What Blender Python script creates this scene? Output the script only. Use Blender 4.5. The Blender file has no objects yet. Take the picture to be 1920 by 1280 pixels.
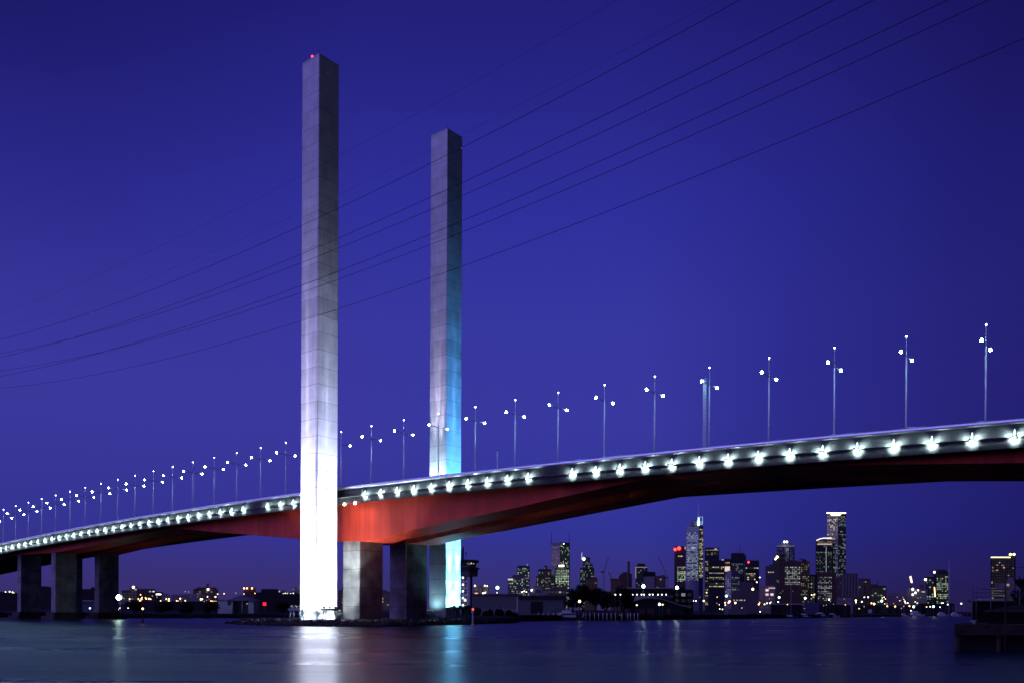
import bpy, math, random
from mathutils import Vector, Matrix
R = math.radians
S = bpy.context.scene
COL = S.collection
# ------------------------------------------------------------------ camera
F, CX, Y0, ROLL, CAMH = 1680.45, 960.0, 1145.0, 0.0040, 3.6
cr, sr = math.cos(ROLL), math.sin(ROLL)
cam = bpy.data.cameras.new('camera')
cam.sensor_fit = 'HORIZONTAL'; cam.sensor_width = 36.0
cam.lens = F / 1920 * 36.0
cam.shift_y = (Y0 - 640) / 1920
cam.clip_start = 0.5; cam.clip_end = 80000
co = bpy.data.objects.new('camera', cam); COL.objects.link(co)
co.matrix_world = Matrix(((cr, -sr, 0, 0), (0, 0, -1, 0), (sr, cr, 0, CAMH), (0, 0, 0, 1)))
S.camera = co
# ------------------------------------------------------------------ sky
w = bpy.data.worlds.new('World'); S.world = w; w.use_nodes = True
nt = w.node_tree; N = nt.nodes; Lk = nt.links
bg = N['Background']
tc = N.new('ShaderNodeTexCoord'); sep = N.new('ShaderNodeSeparateXYZ'); Lk.new(tc.outputs['Generated'], sep.inputs[0])
def ramp(nodes, stops, interp='B_SPLINE'):
    r = nodes.new('ShaderNodeValToRGB'); r.color_ramp.interpolation = interp
    e = r.color_ramp.elements
    while len(e) < len(stops): e.new(0.5)
    for k, (p, c) in enumerate(stops):
        e[k].position = p; e[k].color = (c[0], c[1], c[2], 1) if len(c) == 3 else c
    return r
rz = ramp(N, [(0.0, (.035, .026, .120)), (.038, (.036, .031, .190)), (.086, (.031, .034, .296)), (.20, (.040, .040, .345)), (.305, (.038, .038, .352)), (.405, (.028, .029, .328)),
              (.449, (.0255, .0245, .29)), (.546, (.016, .0145, .195)), (.70, (.010, .009, .12)), (1.0, (.006, .005, .07))], 'LINEAR')
Lk.new(sep.outputs[2], rz.inputs[0])
def maprange(src, a, b_, c, d):
    m_ = N.new('ShaderNodeMapRange'); m_.inputs[1].default_value = a; m_.inputs[2].default_value = b_; m_.inputs[3].default_value = c; m_.inputs[4].default_value = d; Lk.new(src, m_.inputs[0]); return m_.outputs[0]
def mixc(op, fac, c1, c2):
    m_ = N.new('ShaderNodeMixRGB'); m_.blend_type = op
    for i_, v in ((0, fac), (1, c1), (2, c2)):
        if isinstance(v, (int, float)): m_.inputs[i_].default_value = v
        elif isinstance(v, tuple): m_.inputs[i_].default_value = v
        else: Lk.new(v, m_.inputs[i_])
    return m_.outputs[0]
xx = maprange(sep.outputs[0], -1, 1, 0, 1)
P_ = lambda v: (v + 1) / 2
rlo = ramp(N, [(0, (.5, .45, .5)), (P_(-.5), (1.12, 1.0, .97)), (P_(-.3), (1.12, 1.0, .97)), (P_(0), (1, 1, 1)), (P_(.14), (1, 1, 1)), (P_(.28), (.68, .66, .78)), (P_(.42), (.52, .46, .58)), (P_(.5), (.42, .36, .47)), (1, (.25, .22, .3))], 'LINEAR')
rhi = ramp(N, [(0, (.35, .35, .4)), (P_(-.4), (.62, .60, .64)), (P_(-.14), (1, 1, 1)), (P_(.1), (1, 1, 1)), (P_(.28), (.75, .72, .76)), (P_(.42), (.46, .42, .46)), (1, (.25, .22, .3))], 'LINEAR')
Lk.new(xx, rlo.inputs[0]); Lk.new(xx, rhi.inputs[0])
fx = mixc('MIX', maprange(sep.outputs[2], .24, .5, 0, 1), rlo.outputs[0], rhi.outputs[0])
front = mixc('MULTIPLY', 1.0, rz.outputs[0], fx)
rear = maprange(sep.outputs[1], -.35, .25, .12, 1.0)      # the sky behind the camera is darker, but for the afterglow
dome_ = mixc('MULTIPLY', 1.0, front, rear)
dot = N.new('ShaderNodeVectorMath'); dot.operation = 'DOT_PRODUCT'
dot.inputs[1].default_value = Vector((-.93, -.36, .15)).normalized()
Lk.new(tc.outputs['Generated'], dot.inputs[0])
pw = N.new('ShaderNodeMath'); pw.operation = 'POWER'; pw.inputs[1].default_value = 1.5; Lk.new(maprange(dot.outputs['Value'], .27, 1, 0, 1), pw.inputs[0])
glow_out = mixc('ADD', pw.outputs[0], dome_, (.62, .53, 2.2, 1))      # afterglow to the left of and behind the camera
sky = N.new('ShaderNodeTexSky'); sky.sky_type = 'NISHITA'; sky.sun_disc = False
sky.sun_elevation = R(-4); sky.sun_rotation = R(234); sky.ozone_density = 6
ad = N.new('ShaderNodeMixRGB'); ad.blend_type = 'ADD'; ad.inputs[0].default_value = 0.01
Lk.new(glow_out, ad.inputs[1]); Lk.new(sky.outputs[0], ad.inputs[2])
Lk.new(ad.outputs[0], bg.inputs[0]); bg.inputs[1].default_value = 1.0
sun = bpy.data.lights.new('afterglow_sun', 'SUN'); sun.energy = 0.02; sun.angle = R(50); sun.color = (.85, .66, 1)
so = bpy.data.objects.new('afterglow_sun', sun); COL.objects.link(so)
so.rotation_euler = Vector((.93, .36, -.2)).to_track_quat('-Z', 'Y').to_euler()
S.view_settings.view_transform = 'Standard'; S.view_settings.look = 'None'; S.view_settings.exposure = 0; S.view_settings.gamma = 1
S.render.engine = 'CYCLES'
S.cycles.sample_clamp_indirect = 40.0; S.cycles.max_bounces = 5; S.cycles.diffuse_bounces = 3; S.cycles.glossy_bounces = 3
S.cycles.use_denoising = True; S.cycles.filter_width = 1.6; S.cycles.caustics_reflective = False; S.cycles.caustics_refractive = False

# ------------------------------------------------------------------ frames of reference
AN = 0.8897
ES = Vector((math.sin(AN), -math.cos(AN), 0)); ET = Vector((math.cos(AN), math.sin(AN), 0))
OB = Vector((-34.015, 242.17, 0))
ROADZ = math.atan2(ES.y, ES.x)
def B(s, t, z): v = OB + ES * s + ET * t; return Vector((v.x, v.y, z))
def ray(x, y):
    dx, dy = x - CX, Y0 - y
    return (dx * cr - dy * sr) / F, (dx * sr + dy * cr) / F
def at(x, y, D):
    k, m = ray(x, y); return Vector((k * D, D, m * D + CAMH))
def gnd(x, y, z=0):
    k, m = ray(x, y); D = (z - CAMH) / m; return Vector((k * D, D, z))
def top(s): return 34.9614 + 4.272e-4 * s - 1.13239e-4 * s * s + 3.716e-9 * s ** 3
def interp(tab, s):
    if s <= tab[0][0]: return tab[0][1]
    for (a, b), (c, d) in zip(tab, tab[1:]):
        if s <= c: return b + (d - b) * (s - a) / (c - a)
    return tab[-1][1]

# ------------------------------------------------------------------ mesh helpers
class MB:
    def __init__(s): s.v = []; s.f = []; s.c = []; s.sm = []
    def face(s, idx, c=None, sm=False): s.f.append(idx); s.c.append(c); s.sm.append(sm)
    def quad(s, pts, c=None):
        n = len(s.v); s.v += [Vector(p) for p in pts]; s.face(list(range(n, n + len(pts))), c)
    def hexa(s, p):   # 8 corners: bottom 4 (ccw) then top 4
        n = len(s.v); s.v += [Vector(q) for q in p]
        for a in ((3, 2, 1, 0), (4, 5, 6, 7), (0, 1, 5, 4), (1, 2, 6, 5), (2, 3, 7, 6), (3, 0, 4, 7)): s.face([n + i for i in a])
    def box(s, c, d, rz=0, taper=1):
        c = Vector(c); M = Matrix.Rotation(rz, 3, 'Z'); p = []
        for z, k in ((-.5, 1), (.5, taper)):
            for a, b in ((-.5, -.5), (.5, -.5), (.5, .5), (-.5, .5)): p.append(c + M @ Vector((a * d[0] * k, b * d[1] * k, z * d[2])))
        s.hexa(p)
    def bbox(s, s0, s1, t0, t1, z0, z1):  # box in bridge coordinates
        s.hexa([B(s0, t0, z0), B(s1, t0, z0), B(s1, t1, z0), B(s0, t1, z0), B(s0, t0, z1), B(s1, t0, z1), B(s1, t1, z1), B(s0, t1, z1)])
    def prism(s, poly, z0, z1, k=1.0):
        n = len(s.v); m = len(poly)
        cx = sum(p[0] for p in poly) / m; cy = sum(p[1] for p in poly) / m
        s.v += [Vector((p[0], p[1], z0)) for p in poly] + [Vector((cx + (p[0] - cx) * k, cy + (p[1] - cy) * k, z1)) for p in poly]
        for i in range(m): j = (i + 1) % m; s.face([n + i, n + j, n + m + j, n + m + i])
        s.face([n + m + i for i in range(m)]); s.face([n + m - 1 - i for i in range(m)])
    def loft(s, rings, closed=True, cap=True, sm=False):
        n = len(s.v); m = len(rings[0])
        for r in rings: s.v += [Vector(p) for p in r]
        for i in range(len(rings) - 1):
            for j in range(m if closed else m - 1):
                k = (j + 1) % m
                s.face([n + i * m + j, n + i * m + k, n + (i + 1) * m + k, n + (i + 1) * m + j], None, sm)
        if cap and closed:
            s.face([n + m - 1 - j for j in range(m)]); e = n + (len(rings) - 1) * m; s.face([e + j for j in range(m)])
    def tube(s, pts, r, n=6, r2=None):
        pts = [Vector(p) for p in pts]; rings = []
        r2 = r if r2 is None else r2
        for i, p in enumerate(pts):
            d = (pts[min(i + 1, len(pts) - 1)] - pts[max(i - 1, 0)]).normalized()
            a = d.cross(Vector((0, 0, 1)) if abs(d.z) < .9 else Vector((1, 0, 0))).normalized(); b = d.cross(a)
            q = r + (r2 - r) * i / max(1, len(pts) - 1)
            rings.append([p + (a * math.cos(2 * math.pi * k / n) + b * math.sin(2 * math.pi * k / n)) * q for k in range(n)])
        s.loft(rings, sm=n > 5)
    def ball(s, c, r, seg=8, rings=5, sc=(1, 1, 1)):
        c = Vector(c); rr = []
        for i in range(rings + 1):
            ph = math.pi * (.02 + .96 * i / rings); z = math.cos(ph); q = math.sin(ph)
            rr.append([c + Vector((q * math.cos(2 * math.pi * k / seg) * r * sc[0], q * math.sin(2 * math.pi * k / seg) * r * sc[1], z * r * sc[2])) for k in range(seg)])
        s.loft(rr[::-1], sm=True)
    def obj(s, name, mat, parent=None, loc=None):
        off = Vector(loc) if loc is not None else (parent_loc(parent) if parent else Vector((0, 0, 0)))
        me = bpy.data.meshes.new(name)
        me.from_pydata([tuple(v - off) for v in s.v], [], s.f)
        me.polygons.foreach_set('use_smooth', s.sm)
        if any(c is not None for c in s.c):
            ca = me.color_attributes.new('wcol', 'FLOAT_COLOR', 'CORNER'); k = 0
            for f, c in zip(s.f, s.c):
                for _ in f: ca.data[k].color = (*(c or (0, 0, 0)), 1); k += 1
        me.materials.append(mat); me.update()
        o = bpy.data.objects.new(name, me); COL.objects.link(o)
        if parent: o.parent = parent
        elif loc is not None: o.location = loc
        return o
def parent_loc(p):
    v = Vector(p.location)
    while p.parent: p = p.parent; v += Vector(p.location)
    return v
def tag(o, label, cat, group=None):
    o['label'] = label; o['category'] = cat
    if group: o['group'] = group
    return o
def thing(name, label, cat, loc=(0, 0, 0), group=None):
    o = bpy.data.objects.new(name, None); COL.objects.link(o); o.location = loc; o.empty_display_size = .5
    return tag(o, label, cat, group)
def struct(o, kind='structure'): o['kind'] = kind; return o
def dup(root, loc, label=None):
    r = root.copy(); COL.objects.link(r); r.location = loc
    if label: r['label'] = label
    for ch in list(root.children):
        c = ch.copy(); COL.objects.link(c); c.parent = r
        for gch in list(ch.children):
            d = gch.copy(); COL.objects.link(d); d.parent = c
    return r
ONES = 'zeroth first second third fourth fifth sixth seventh eighth ninth tenth eleventh twelfth thirteenth fourteenth fifteenth sixteenth seventeenth eighteenth nineteenth'.split()
def ordw(n):
    if n < 20: return ONES[n]
    t, u = divmod(n, 10); T = ['', '', 'twent', 'thirt', 'fort', 'fift'][t]
    return T + 'ieth' if u == 0 else T + 'y-' + ONES[u]

# ------------------------------------------------------------------ materials
def mat(name, col, rough=.7, metal=0, var=.25, scale=.6, bump=0, bscale=8, stretch=(1, 1, 1)):
    m = bpy.data.materials.new(name); m.use_nodes = True; t = m.node_tree; n = t.nodes; b = n['Principled BSDF']
    b.inputs['Roughness'].default_value = rough; b.inputs['Metallic'].default_value = metal
    if rough > .5 and metal == 0: b.inputs['Specular IOR Level'].default_value = .15
    c = n.new('ShaderNodeTexCoord'); mp = n.new('ShaderNodeMapping'); mp.inputs['Scale'].default_value = stretch
    t.links.new(c.outputs['Object'], mp.inputs[0])
    no = n.new('ShaderNodeTexNoise'); no.inputs['Scale'].default_value = scale; no.inputs['Detail'].default_value = 6
    t.links.new(mp.outputs[0], no.inputs['Vector'])
    r = ramp(n, [(.3, [x * (1 - var) for x in col]), (.7, [min(1, x * (1 + var)) for x in col])], 'LINEAR')
    t.links.new(no.outputs['Fac'], r.inputs[0]); t.links.new(r.outputs[0], b.inputs['Base Color'])
    if bump:
        n2 = n.new('ShaderNodeTexNoise'); n2.inputs['Scale'].default_value = bscale; n2.inputs['Detail'].default_value = 4
        t.links.new(mp.outputs[0], n2.inputs['Vector'])
        bu = n.new('ShaderNodeBump'); bu.inputs['Strength'].default_value = bump; bu.inputs['Distance'].default_value = .2
        t.links.new(n2.outputs['Fac'], bu.inputs['Height']); t.links.new(bu.outputs[0], b.inputs['Normal'])
    return m
def emis(name, col, strength):
    m = bpy.data.materials.new(name); m.use_nodes = True; t = m.node_tree; b = t.nodes['Principled BSDF']
    b.inputs['Base Color'].default_value = (.05, .05, .05, 1)
    b.inputs['Emission Color'].default_value = (*col, 1); b.inputs['Emission Strength'].default_value = strength
    return m
def concrete(name, col, lift, k=.16, mott=.16):
    """board-marked concrete poured in lifts: each lift has its own tone, a dark joint and vertical streaks"""
    m = mat(name, col, .85, 0, mott, .3, .25, 3.0)
    t = m.node_tree; n = t.nodes; b = n['Principled BSDF']; L = t.links
    base = b.inputs['Base Color'].links[0].from_socket
    c = n.new('ShaderNodeTexCoord'); sp = n.new('ShaderNodeSeparateXYZ'); L.new(c.outputs['Object'], sp.inputs[0])
    wob = n.new('ShaderNodeTexNoise'); wob.inputs['Scale'].default_value = .5; L.new(c.outputs['Object'], wob.inputs['Vector'])
    def M(op, a, bb):
        q = n.new('ShaderNodeMath'); q.operation = op
        for i, v in enumerate((a, bb)):
            if isinstance(v, (int, float)): q.inputs[i].default_value = v
            elif v is not None: L.new(v, q.inputs[i])
        return q.outputs[0]
    z = M('ADD', sp.outputs[2], M('MULTIPLY', wob.outputs['Fac'], .35))
    u = M('DIVIDE', z, lift); fl = M('FLOOR', u, None); fr = M('FRACT', u, None)
    wn = n.new('ShaderNodeTexWhiteNoise'); wn.noise_dimensions = '1D'; L.new(fl, wn.inputs['W'])
    tone = M('ADD', M('MULTIPLY', wn.outputs['Value'], k), 1 - k * .6)
    joint = M('SUBTRACT', 1.0, M('MULTIPLY', M('LESS_THAN', fr, .045), .38))
    fine = M('SUBTRACT', 1.0, M('MULTIPLY', M('LESS_THAN', M('FRACT', M('MULTIPLY', u, 7), None), .12), .05))
    mp = n.new('ShaderNodeMapping'); mp.inputs['Scale'].default_value = (1.4, 1.4, .05); L.new(c.outputs['Object'], mp.inputs[0])
    st = n.new('ShaderNodeTexNoise'); st.inputs['Scale'].default_value = 1.2; st.inputs['Detail'].default_value = 5; L.new(mp.outputs[0], st.inputs['Vector'])
    streak = M('ADD', M('MULTIPLY', st.outputs['Fac'], .56), .72)
    f = M('MULTIPLY', M('MULTIPLY', tone, joint), M('MULTIPLY', fine, streak))
    mm = n.new('ShaderNodeMixRGB'); mm.blend_type = 'MULTIPLY'; mm.inputs[0].default_value = 1
    cc = n.new('ShaderNodeCombineXYZ')
    for i in range(3): L.new(f, cc.inputs[i])
    L.new(base, mm.inputs[1]); L.new(cc.outputs[0], mm.inputs[2]); L.new(mm.outputs[0], b.inputs['Base Color'])
    return m
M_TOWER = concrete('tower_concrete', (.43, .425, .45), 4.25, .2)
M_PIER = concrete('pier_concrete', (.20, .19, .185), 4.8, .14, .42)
def girder_red():
    m = mat('girder_red_coating', (.50, .046, .024), .6, 0, .16, .5, .1, 2, stretch=(1, 1, .12))
    t = m.node_tree; n = t.nodes; b = n['Principled BSDF']; L = t.links; base = b.inputs['Base Color'].links[0].from_socket
    c = n.new('ShaderNodeTexCoord'); dt = n.new('ShaderNodeVectorMath'); dt.operation = 'DOT_PRODUCT'; dt.inputs[1].default_value = ES / 3.9; L.new(c.outputs['Object'], dt.inputs[0])
    def M(op, a, bb=None):
        q = n.new('ShaderNodeMath'); q.operation = op
        for i, v in enumerate((a, bb)):
            if isinstance(v, (int, float)): q.inputs[i].default_value = v
            elif v is not None: L.new(v, q.inputs[i])
        return q.outputs[0]
    wn = n.new('ShaderNodeTexWhiteNoise'); wn.noise_dimensions = '1D'; L.new(M('FLOOR', dt.outputs['Value']), wn.inputs['W'])
    f = M('MULTIPLY', M('ADD', M('MULTIPLY', wn.outputs['Value'], .22), .86), M('SUBTRACT', 1.0, M('MULTIPLY', M('LESS_THAN', M('FRACT', dt.outputs['Value']), .035), .3)))
    cc = n.new('ShaderNodeCombineXYZ')
    for i in range(3): L.new(f, cc.inputs[i])
    mm = n.new('ShaderNodeMixRGB'); mm.blend_type = 'MULTIPLY'; mm.inputs[0].default_value = 1; L.new(base, mm.inputs[1]); L.new(cc.outputs[0], mm.inputs[2]); L.new(mm.outputs[0], b.inputs['Base Color'])
    return m
M_RED = girder_red()
M_DECK = mat('deck_concrete', (.20, .19, .19), .85, 0, .2, .4)
M_FASCIA = mat('fascia_panel_paint', (.030, .029, .030), .6, 0, .12, .8)
M_ROAD = mat('road_asphalt', (.05, .05, .05), .9, 0, .2, 2)
M_ALU = mat('brushed_aluminium', (.62, .62, .66), .32, .9, .1, 3)
M_GALV = mat('galvanised_steel', (.74, .75, .77), .5, .15, .15, 4)
M_DARKMET = mat('dark_steel', (.08, .08, .085), .55, .4, .2, 3)
M_STAND = mat('stand_steel', (.16, .19, .18), .5, .3, .2, 3)
M_ROCK = mat('rock', (.04, .034, .032), .9, 0, .5, .8, .5, 2.5)
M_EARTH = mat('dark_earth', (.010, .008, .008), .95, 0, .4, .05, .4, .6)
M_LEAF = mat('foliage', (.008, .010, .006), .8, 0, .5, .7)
M_BARK = mat('bark', (.05, .04, .03), .9, 0, .3, 3)
M_WIRE = mat('wire', (.012, .012, .014), .95, 0, .1, 2)
M_TIMBER = mat('weathered_timber', (.035, .024, .02), .9, 0, .45, 1.2, .4, 6)
M_WHITE = mat('white_paint', (.5, .5, .52), .5, 0, .12, 2)
M_GREY = mat('grey_sheeting', (.12, .12, .14), .6, 0, .15, .4, stretch=(6, 6, .3))
M_LILAC = mat('pale_render', (.22, .19, .21), .8, 0, .15, .1)
M_PINK = mat('pink_brick', (.36, .25, .26), .85, 0, .2, .2)
M_BROWN = mat('brown_brick', (.10, .055, .05), .85, 0, .2, .15)
M_PURPLE = mat('purple_granite', (.10, .075, .09), .5, 0, .15, .08)
M_GLASSD = mat('dark_curtain_wall', (.035, .035, .045), .25, 0, .2, .05)
M_GLASSB = mat('blue_curtain_wall', (.12, .13, .19), .3, 0, .2, .05)
M_ROOF = mat('dark_roof', (.018, .016, .02), .7, 0, .25, .3)
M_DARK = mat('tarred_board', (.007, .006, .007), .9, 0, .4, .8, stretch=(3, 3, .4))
M_NAVY = mat('boat_blue', (.06, .07, .15), .4, 0, .1, 2)
E_LAMP = emis('lamp_glow', (.50, 1.0, 1.0), 150)
E_TOP = emis('lamp_tip_glow', (.8, .9, 1.0), 30)
E_FIN = emis('marker_glow', (.74, 1.0, .96), 2.6)
E_BOWL = emis('marker_bowl_glow', (.70, 1.0, .97), 1.6)
E_FLOOD = emis('flood_glow', (.9, 1.0, 1.0), 5)
E_WARM = emis('warm_white_glow', (1.0, .93, .72), 30)
GL = {'faint': emis('faint_glow', (1.0, .85, .78), .35), 'orange': emis('sodium_glow', (1.0, .56, .20), 7), 'yellow': emis('yellow_glow', (1.0, .86, .36), 6), 'white': emis('white_glow', (1.0, .95, .86), 6),
      'green': emis('mercury_glow', (.50, 1.0, .70), 7), 'red': emis('red_glow', (1.0, .05, .04), 4), 'star': emis('floodlamp_glow', (.66, 1.0, .86), 40),
      'dim': emis('dim_glow', (1.0, .85, .75), .8), 'cyan': emis('cyan_glow', (.5, .95, 1.0), 5)}
def winmat():
    m = bpy.data.materials.new('window_glass'); m.use_nodes = True; t = m.node_tree; b = t.nodes['Principled BSDF']
    b.inputs['Base Color'].default_value = (.02, .02, .03, 1); b.inputs['Roughness'].default_value = .2
    a = t.nodes.new('ShaderNodeAttribute'); a.attribute_name = 'wcol'
    t.links.new(a.outputs['Color'], b.inputs['Emission Color']); b.inputs['Emission Strength'].default_value = 1.0
    m.cycles.emission_sampling = 'NONE'
    return m
M_WIN = winmat()

# ------------------------------------------------------------------ water
def water_mat():
    m = bpy.data.materials.new('river_water'); m.use_nodes = True; t = m.node_tree; n = t.nodes; b = n['Principled BSDF']
    b.inputs['Base Color'].default_value = (.005, .009, .030, 1); b.inputs['Specular IOR Level'].default_value = .055; b.inputs['IOR'].default_value = 1.333
    c = n.new('ShaderNodeTexCoord')
    mp = n.new('ShaderNodeMapping'); mp.inputs['Scale'].default_value = (.012, .07, 1); t.links.new(c.outputs['Object'], mp.inputs[0])
    no = n.new('ShaderNodeTexNoise'); no.inputs['Scale'].default_value = 1.0; no.inputs['Detail'].default_value = 4; t.links.new(mp.outputs[0], no.inputs['Vector'])
    rr = n.new('ShaderNodeMapRange'); rr.inputs[1].default_value = .3; rr.inputs[2].default_value = .7; rr.inputs[3].default_value = .25; rr.inputs[4].default_value = .33
    t.links.new(no.outputs['Fac'], rr.inputs[0]); t.links.new(rr.outputs[0], b.inputs['Roughness'])
    hs = []
    for sc, stx in ((.35, (.12, 1, 1)), (1.3, (.35, 1, 1))):
        mp = n.new('ShaderNodeMapping'); mp.inputs['Scale'].default_value = stx; t.links.new(c.outputs['Object'], mp.inputs[0])
        no = n.new('ShaderNodeTexNoise'); no.inputs['Scale'].default_value = sc; no.inputs['Detail'].default_value = 3; t.links.new(mp.outputs[0], no.inputs['Vector']); hs.append(no)
    ad = n.new('ShaderNodeMath'); ad.operation = 'ADD'; t.links.new(hs[0].outputs['Fac'], ad.inputs[0]); t.links.new(hs[1].outputs['Fac'], ad.inputs[1])
    bu = n.new('ShaderNodeBump'); bu.inputs['Strength'].default_value = .10; bu.inputs['Distance'].default_value = .5
    t.links.new(ad.outputs[0], bu.inputs['Height']); t.links.new(bu.outputs[0], b.inputs['Normal'])
    return m
q = MB(); q.quad([(-9000, -400, 0), (9000, -400, 0), (9000, 9000, 0), (-9000, 9000, 0)])
struct(q.obj('water', water_mat()))
# ------------------------------------------------------------------ land: shoreline spokes running to the horizon
SH = [(-900, 400), (-300, 400), (0, 388), (120, 385), (300, 392), (430, 425), (560, 455), (640, 470), (700, 465), (760, 420), (815, 330), (850, 282), (880, 264), (920, 262), (955, 266),
      (968, 274), (980, 330), (1060, 362), (1200, 380), (1320, 440), (1420, 505), (1500, 570), (1600, 700), (1700, 880), (1820, 1000), (1960, 960), (2300, 900), (3200, 800)]
def shore(x): return interp(SH, x)
q = MB(); rng = random.Random(3); xs = []
for (a, _), (b, _) in zip(SH, SH[1:]):
    n = max(1, int((b - a) / 25)); xs += [a + (b - a) * i / n for i in range(n)]
rings = []
for dz, dd in ((-.8, -2), (.4, 0), (1.5, 3), (1.9, 9), (2.0, 40), (2.2, 200), (3.0, 900), (4.0, 3500), (0.0, 30000)):
    row = []
    for x in xs:
        D = shore(x) + dd; k = (x - CX) / F
        hill = 0
        if dd in (900,) and x < 620: hill = 9
        if dd == 3500: hill = 6
        row.append(Vector((k * D, D + rng.uniform(-.8, .8) * (dd < 10), dz + hill + (rng.uniform(-.25, .3) if 0 <= dd < 40 else 0))))
    rings.append(row)
q.loft(rings, closed=False, cap=False)
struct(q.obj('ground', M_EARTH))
# far left low hill
q = MB(); rows = []
for D, zz in ((1500, 0), (1750, 1), (2100, 1), (2600, 0)):
    row = []
    for i in range(41):
        x = -200 + i * 22; k = (x - CX) / F
        hgt = (16 + 7 * math.sin(i * .55) + 5 * math.sin(i * 1.3 + 1)) * math.exp(-((x - 330) / 330) ** 2) * zz
        row.append(Vector((k * D, D, hgt)))
    rows.append(row)
q.loft(rows, closed=False, cap=False); struct(q.obj('hill', M_EARTH))
# ------------------------------------------------------------------ rock island under towers and piers
ISL = [(424, 1168.2), (450, 1170), (500, 1171.5), (560, 1173), (640, 1174), (720, 1174), (800, 1172), (870, 1170), (930, 1168), (972, 1166)]
def island():
    q = MB(); rows = []; rng = random.Random(8); nx = 130
    near = [gnd(424 + (972 - 424) * i / nx, interp(ISL, 424 + (972 - 424) * i / nx)) for i in range(nx + 1)]
    for j, v in enumerate((0, .015, .04, .08, .14, .22, .35, .5, .65, .8, .92, 1)):
        row = []
        for i, p in enumerate(near):
            u = i / nx; dep = 62 * min(1, (u + .02) * 4, (1.04 - u) * 3)
            d = Vector((p.x, p.y, 0)).normalized(); pos = p + d * dep * v
            zz = -.6 + 1.9 * min(1, v * 9) * min(1, (1 - v) * 9) * min(1, u * 9 + .35) * min(1, (1 - u) * 6 + .3)
            mound = 1.6 * math.exp(-(((pos - B(-4, 19, 0)).length) / 6) ** 2)
            row.append(Vector((pos.x + rng.uniform(-.3, .3), pos.y + rng.uniform(-.5, .5), zz + mound + rng.uniform(-.25, .3))))
        rows.append(row)
    q.loft(rows, closed=False, cap=False)
    struct(q.obj('island', M_ROCK))
    q = MB()
    for i in range(900):
        k = rng.randrange(nx); p = near[k]; d = p.normalized(); v = abs(rng.gauss(0, 1.6)); r = rng.uniform(.18, .55)
        c = p + d * v + Vector((rng.uniform(-.5, .5), 0, 0)); c.z = min(1.1, .1 + v * .35) + rng.uniform(-.1, .15)
        c.z *= min(1, k / nx * 9 + .35)
        base = len(q.v); q.ball(c, r, 6, 3, (rng.uniform(.8, 1.6), rng.uniform(.8, 1.3), rng.uniform(.5, .9)))
        for a in range(base, len(q.v)): q.v[a] += Vector((rng.uniform(-.1, .1), rng.uniform(-.1, .1), rng.uniform(-.08, .08)))
    q.sm = [False] * len(q.f)
    o = q.obj('riprap_rocks', M_ROCK); struct(o, 'stuff'); o['label'] = 'dark broken rocks lining the waterline of the tower island'
island()
# ------------------------------------------------------------------ bridge
NEARWEB = [(-420, 25.6), (-285, 25.6), (-217, 25.4), (-168.6, 25.0), (-147.4, 25.9), (-109.5, 28.4), (-84, 29.75), (-73, 28.4), (-58.7, 26.9), (-20.9, 23.3), (-4.7, 21.75), (7.2, 21.25),
           (11.5, 22.0), (26.1, 23.5), (38.3, 24.85), (56, 26.45), (63.3, 27.3), (91, 30.1), (113.3, 29.66), (124.75, 28.8), (140, 27.5), (153.7, 26.3), (172, 23.6), (181, 23.6), (260, 27)]
FARWEB = [(-420, 25.3), (-285, 25.3), (-171, 25.4), (-138.5, 28.0), (-114.5, 29.8), (-90, 29.9), (-73, 28.4), (-58.7, 26.9), (-20.9, 23.3), (-4.7, 21.75), (7.2, 21.9),
          (15.3, 23.0), (62.5, 27.5), (75.5, 28.7), (91, 30.1), (112.4, 30.05), (149.4, 26.9), (172, 24), (181, 24), (260, 27)]
S0, S1 = -400.0, 215.0
SS = sorted(set([S0 + 6 * i for i in range(int((S1 - S0) / 6) + 1)] + [a for a, _ in NEARWEB if S0 < a < S1] + [a for a, _ in FARWEB if S0 < a < S1] + [S1]))
bridge = thing('road_bridge', 'long red box girder road bridge on concrete piers crossing the river', 'bridge', OB)
def sweep(sec, ss=SS):
    q = MB(); q.loft([[B(s, t, top(s) + z) for t, z in sec] for s in ss]); return q
sweep([(-17.3, -1.9), (17.3, -1.9), (17.3, -2.9), (13, -3.4), (-13, -3.4), (-17.3, -2.9)][::-1]).obj('deck_slab', M_DECK, bridge)
for sg in (-1, 1):
    r = sweep([(sg * t, z) for t, z in [(-2.2 - 14.7, -1.895), (-1.2, -1.895), (-1.2, -1.88), (-16.9, -1.88)]]); r.obj('road_surface', M_ROAD, bridge)
for sg in (1, -1):
    sec = [(17.28, -.85), (17.0, -.85), (17.0, -4.4), (17.30, -4.4), (17.5, -2.9), (17.5, -2.72), (17.33, -1.5)]
    sec = [(sg * a, b) for a, b in sec]
    sweep(sec if sg > 0 else sec[::-1]).obj('fascia_panel', M_FASCIA, bridge)
    led = [(17.40, -2.70), (17.98, -2.74), (17.98, -2.86), (17.40, -2.90)]
    led = [(sg * a, b) for a, b in led]
    sweep(led if sg < 0 else led[::-1]).obj('ledge', M_DARKMET, bridge)
    ring = [(sg * (17.2 + .42 * math.cos(a)), -.44 + .44 * math.sin(a)) for a in [2 * math.pi * k / 14 for k in range(14)]]
    q = sweep(ring if sg < 0 else ring[::-1]); q.sm = [len(f) == 4 for f in q.f]; q.obj('parapet_rail', M_ALU, bridge)
for tab, t0, t1 in ((NEARWEB, -13, -4), (FARWEB, 4, 13)):
    q = MB(); q.loft([[B(s, t0, top(s) - 3.1), B(s, t0, interp(tab, s)), B(s, t1, interp(tab, s)), B(s, t1, top(s) - 3.1)] for s in SS])
    o = q.obj('box_girder', M_RED, bridge)
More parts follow.
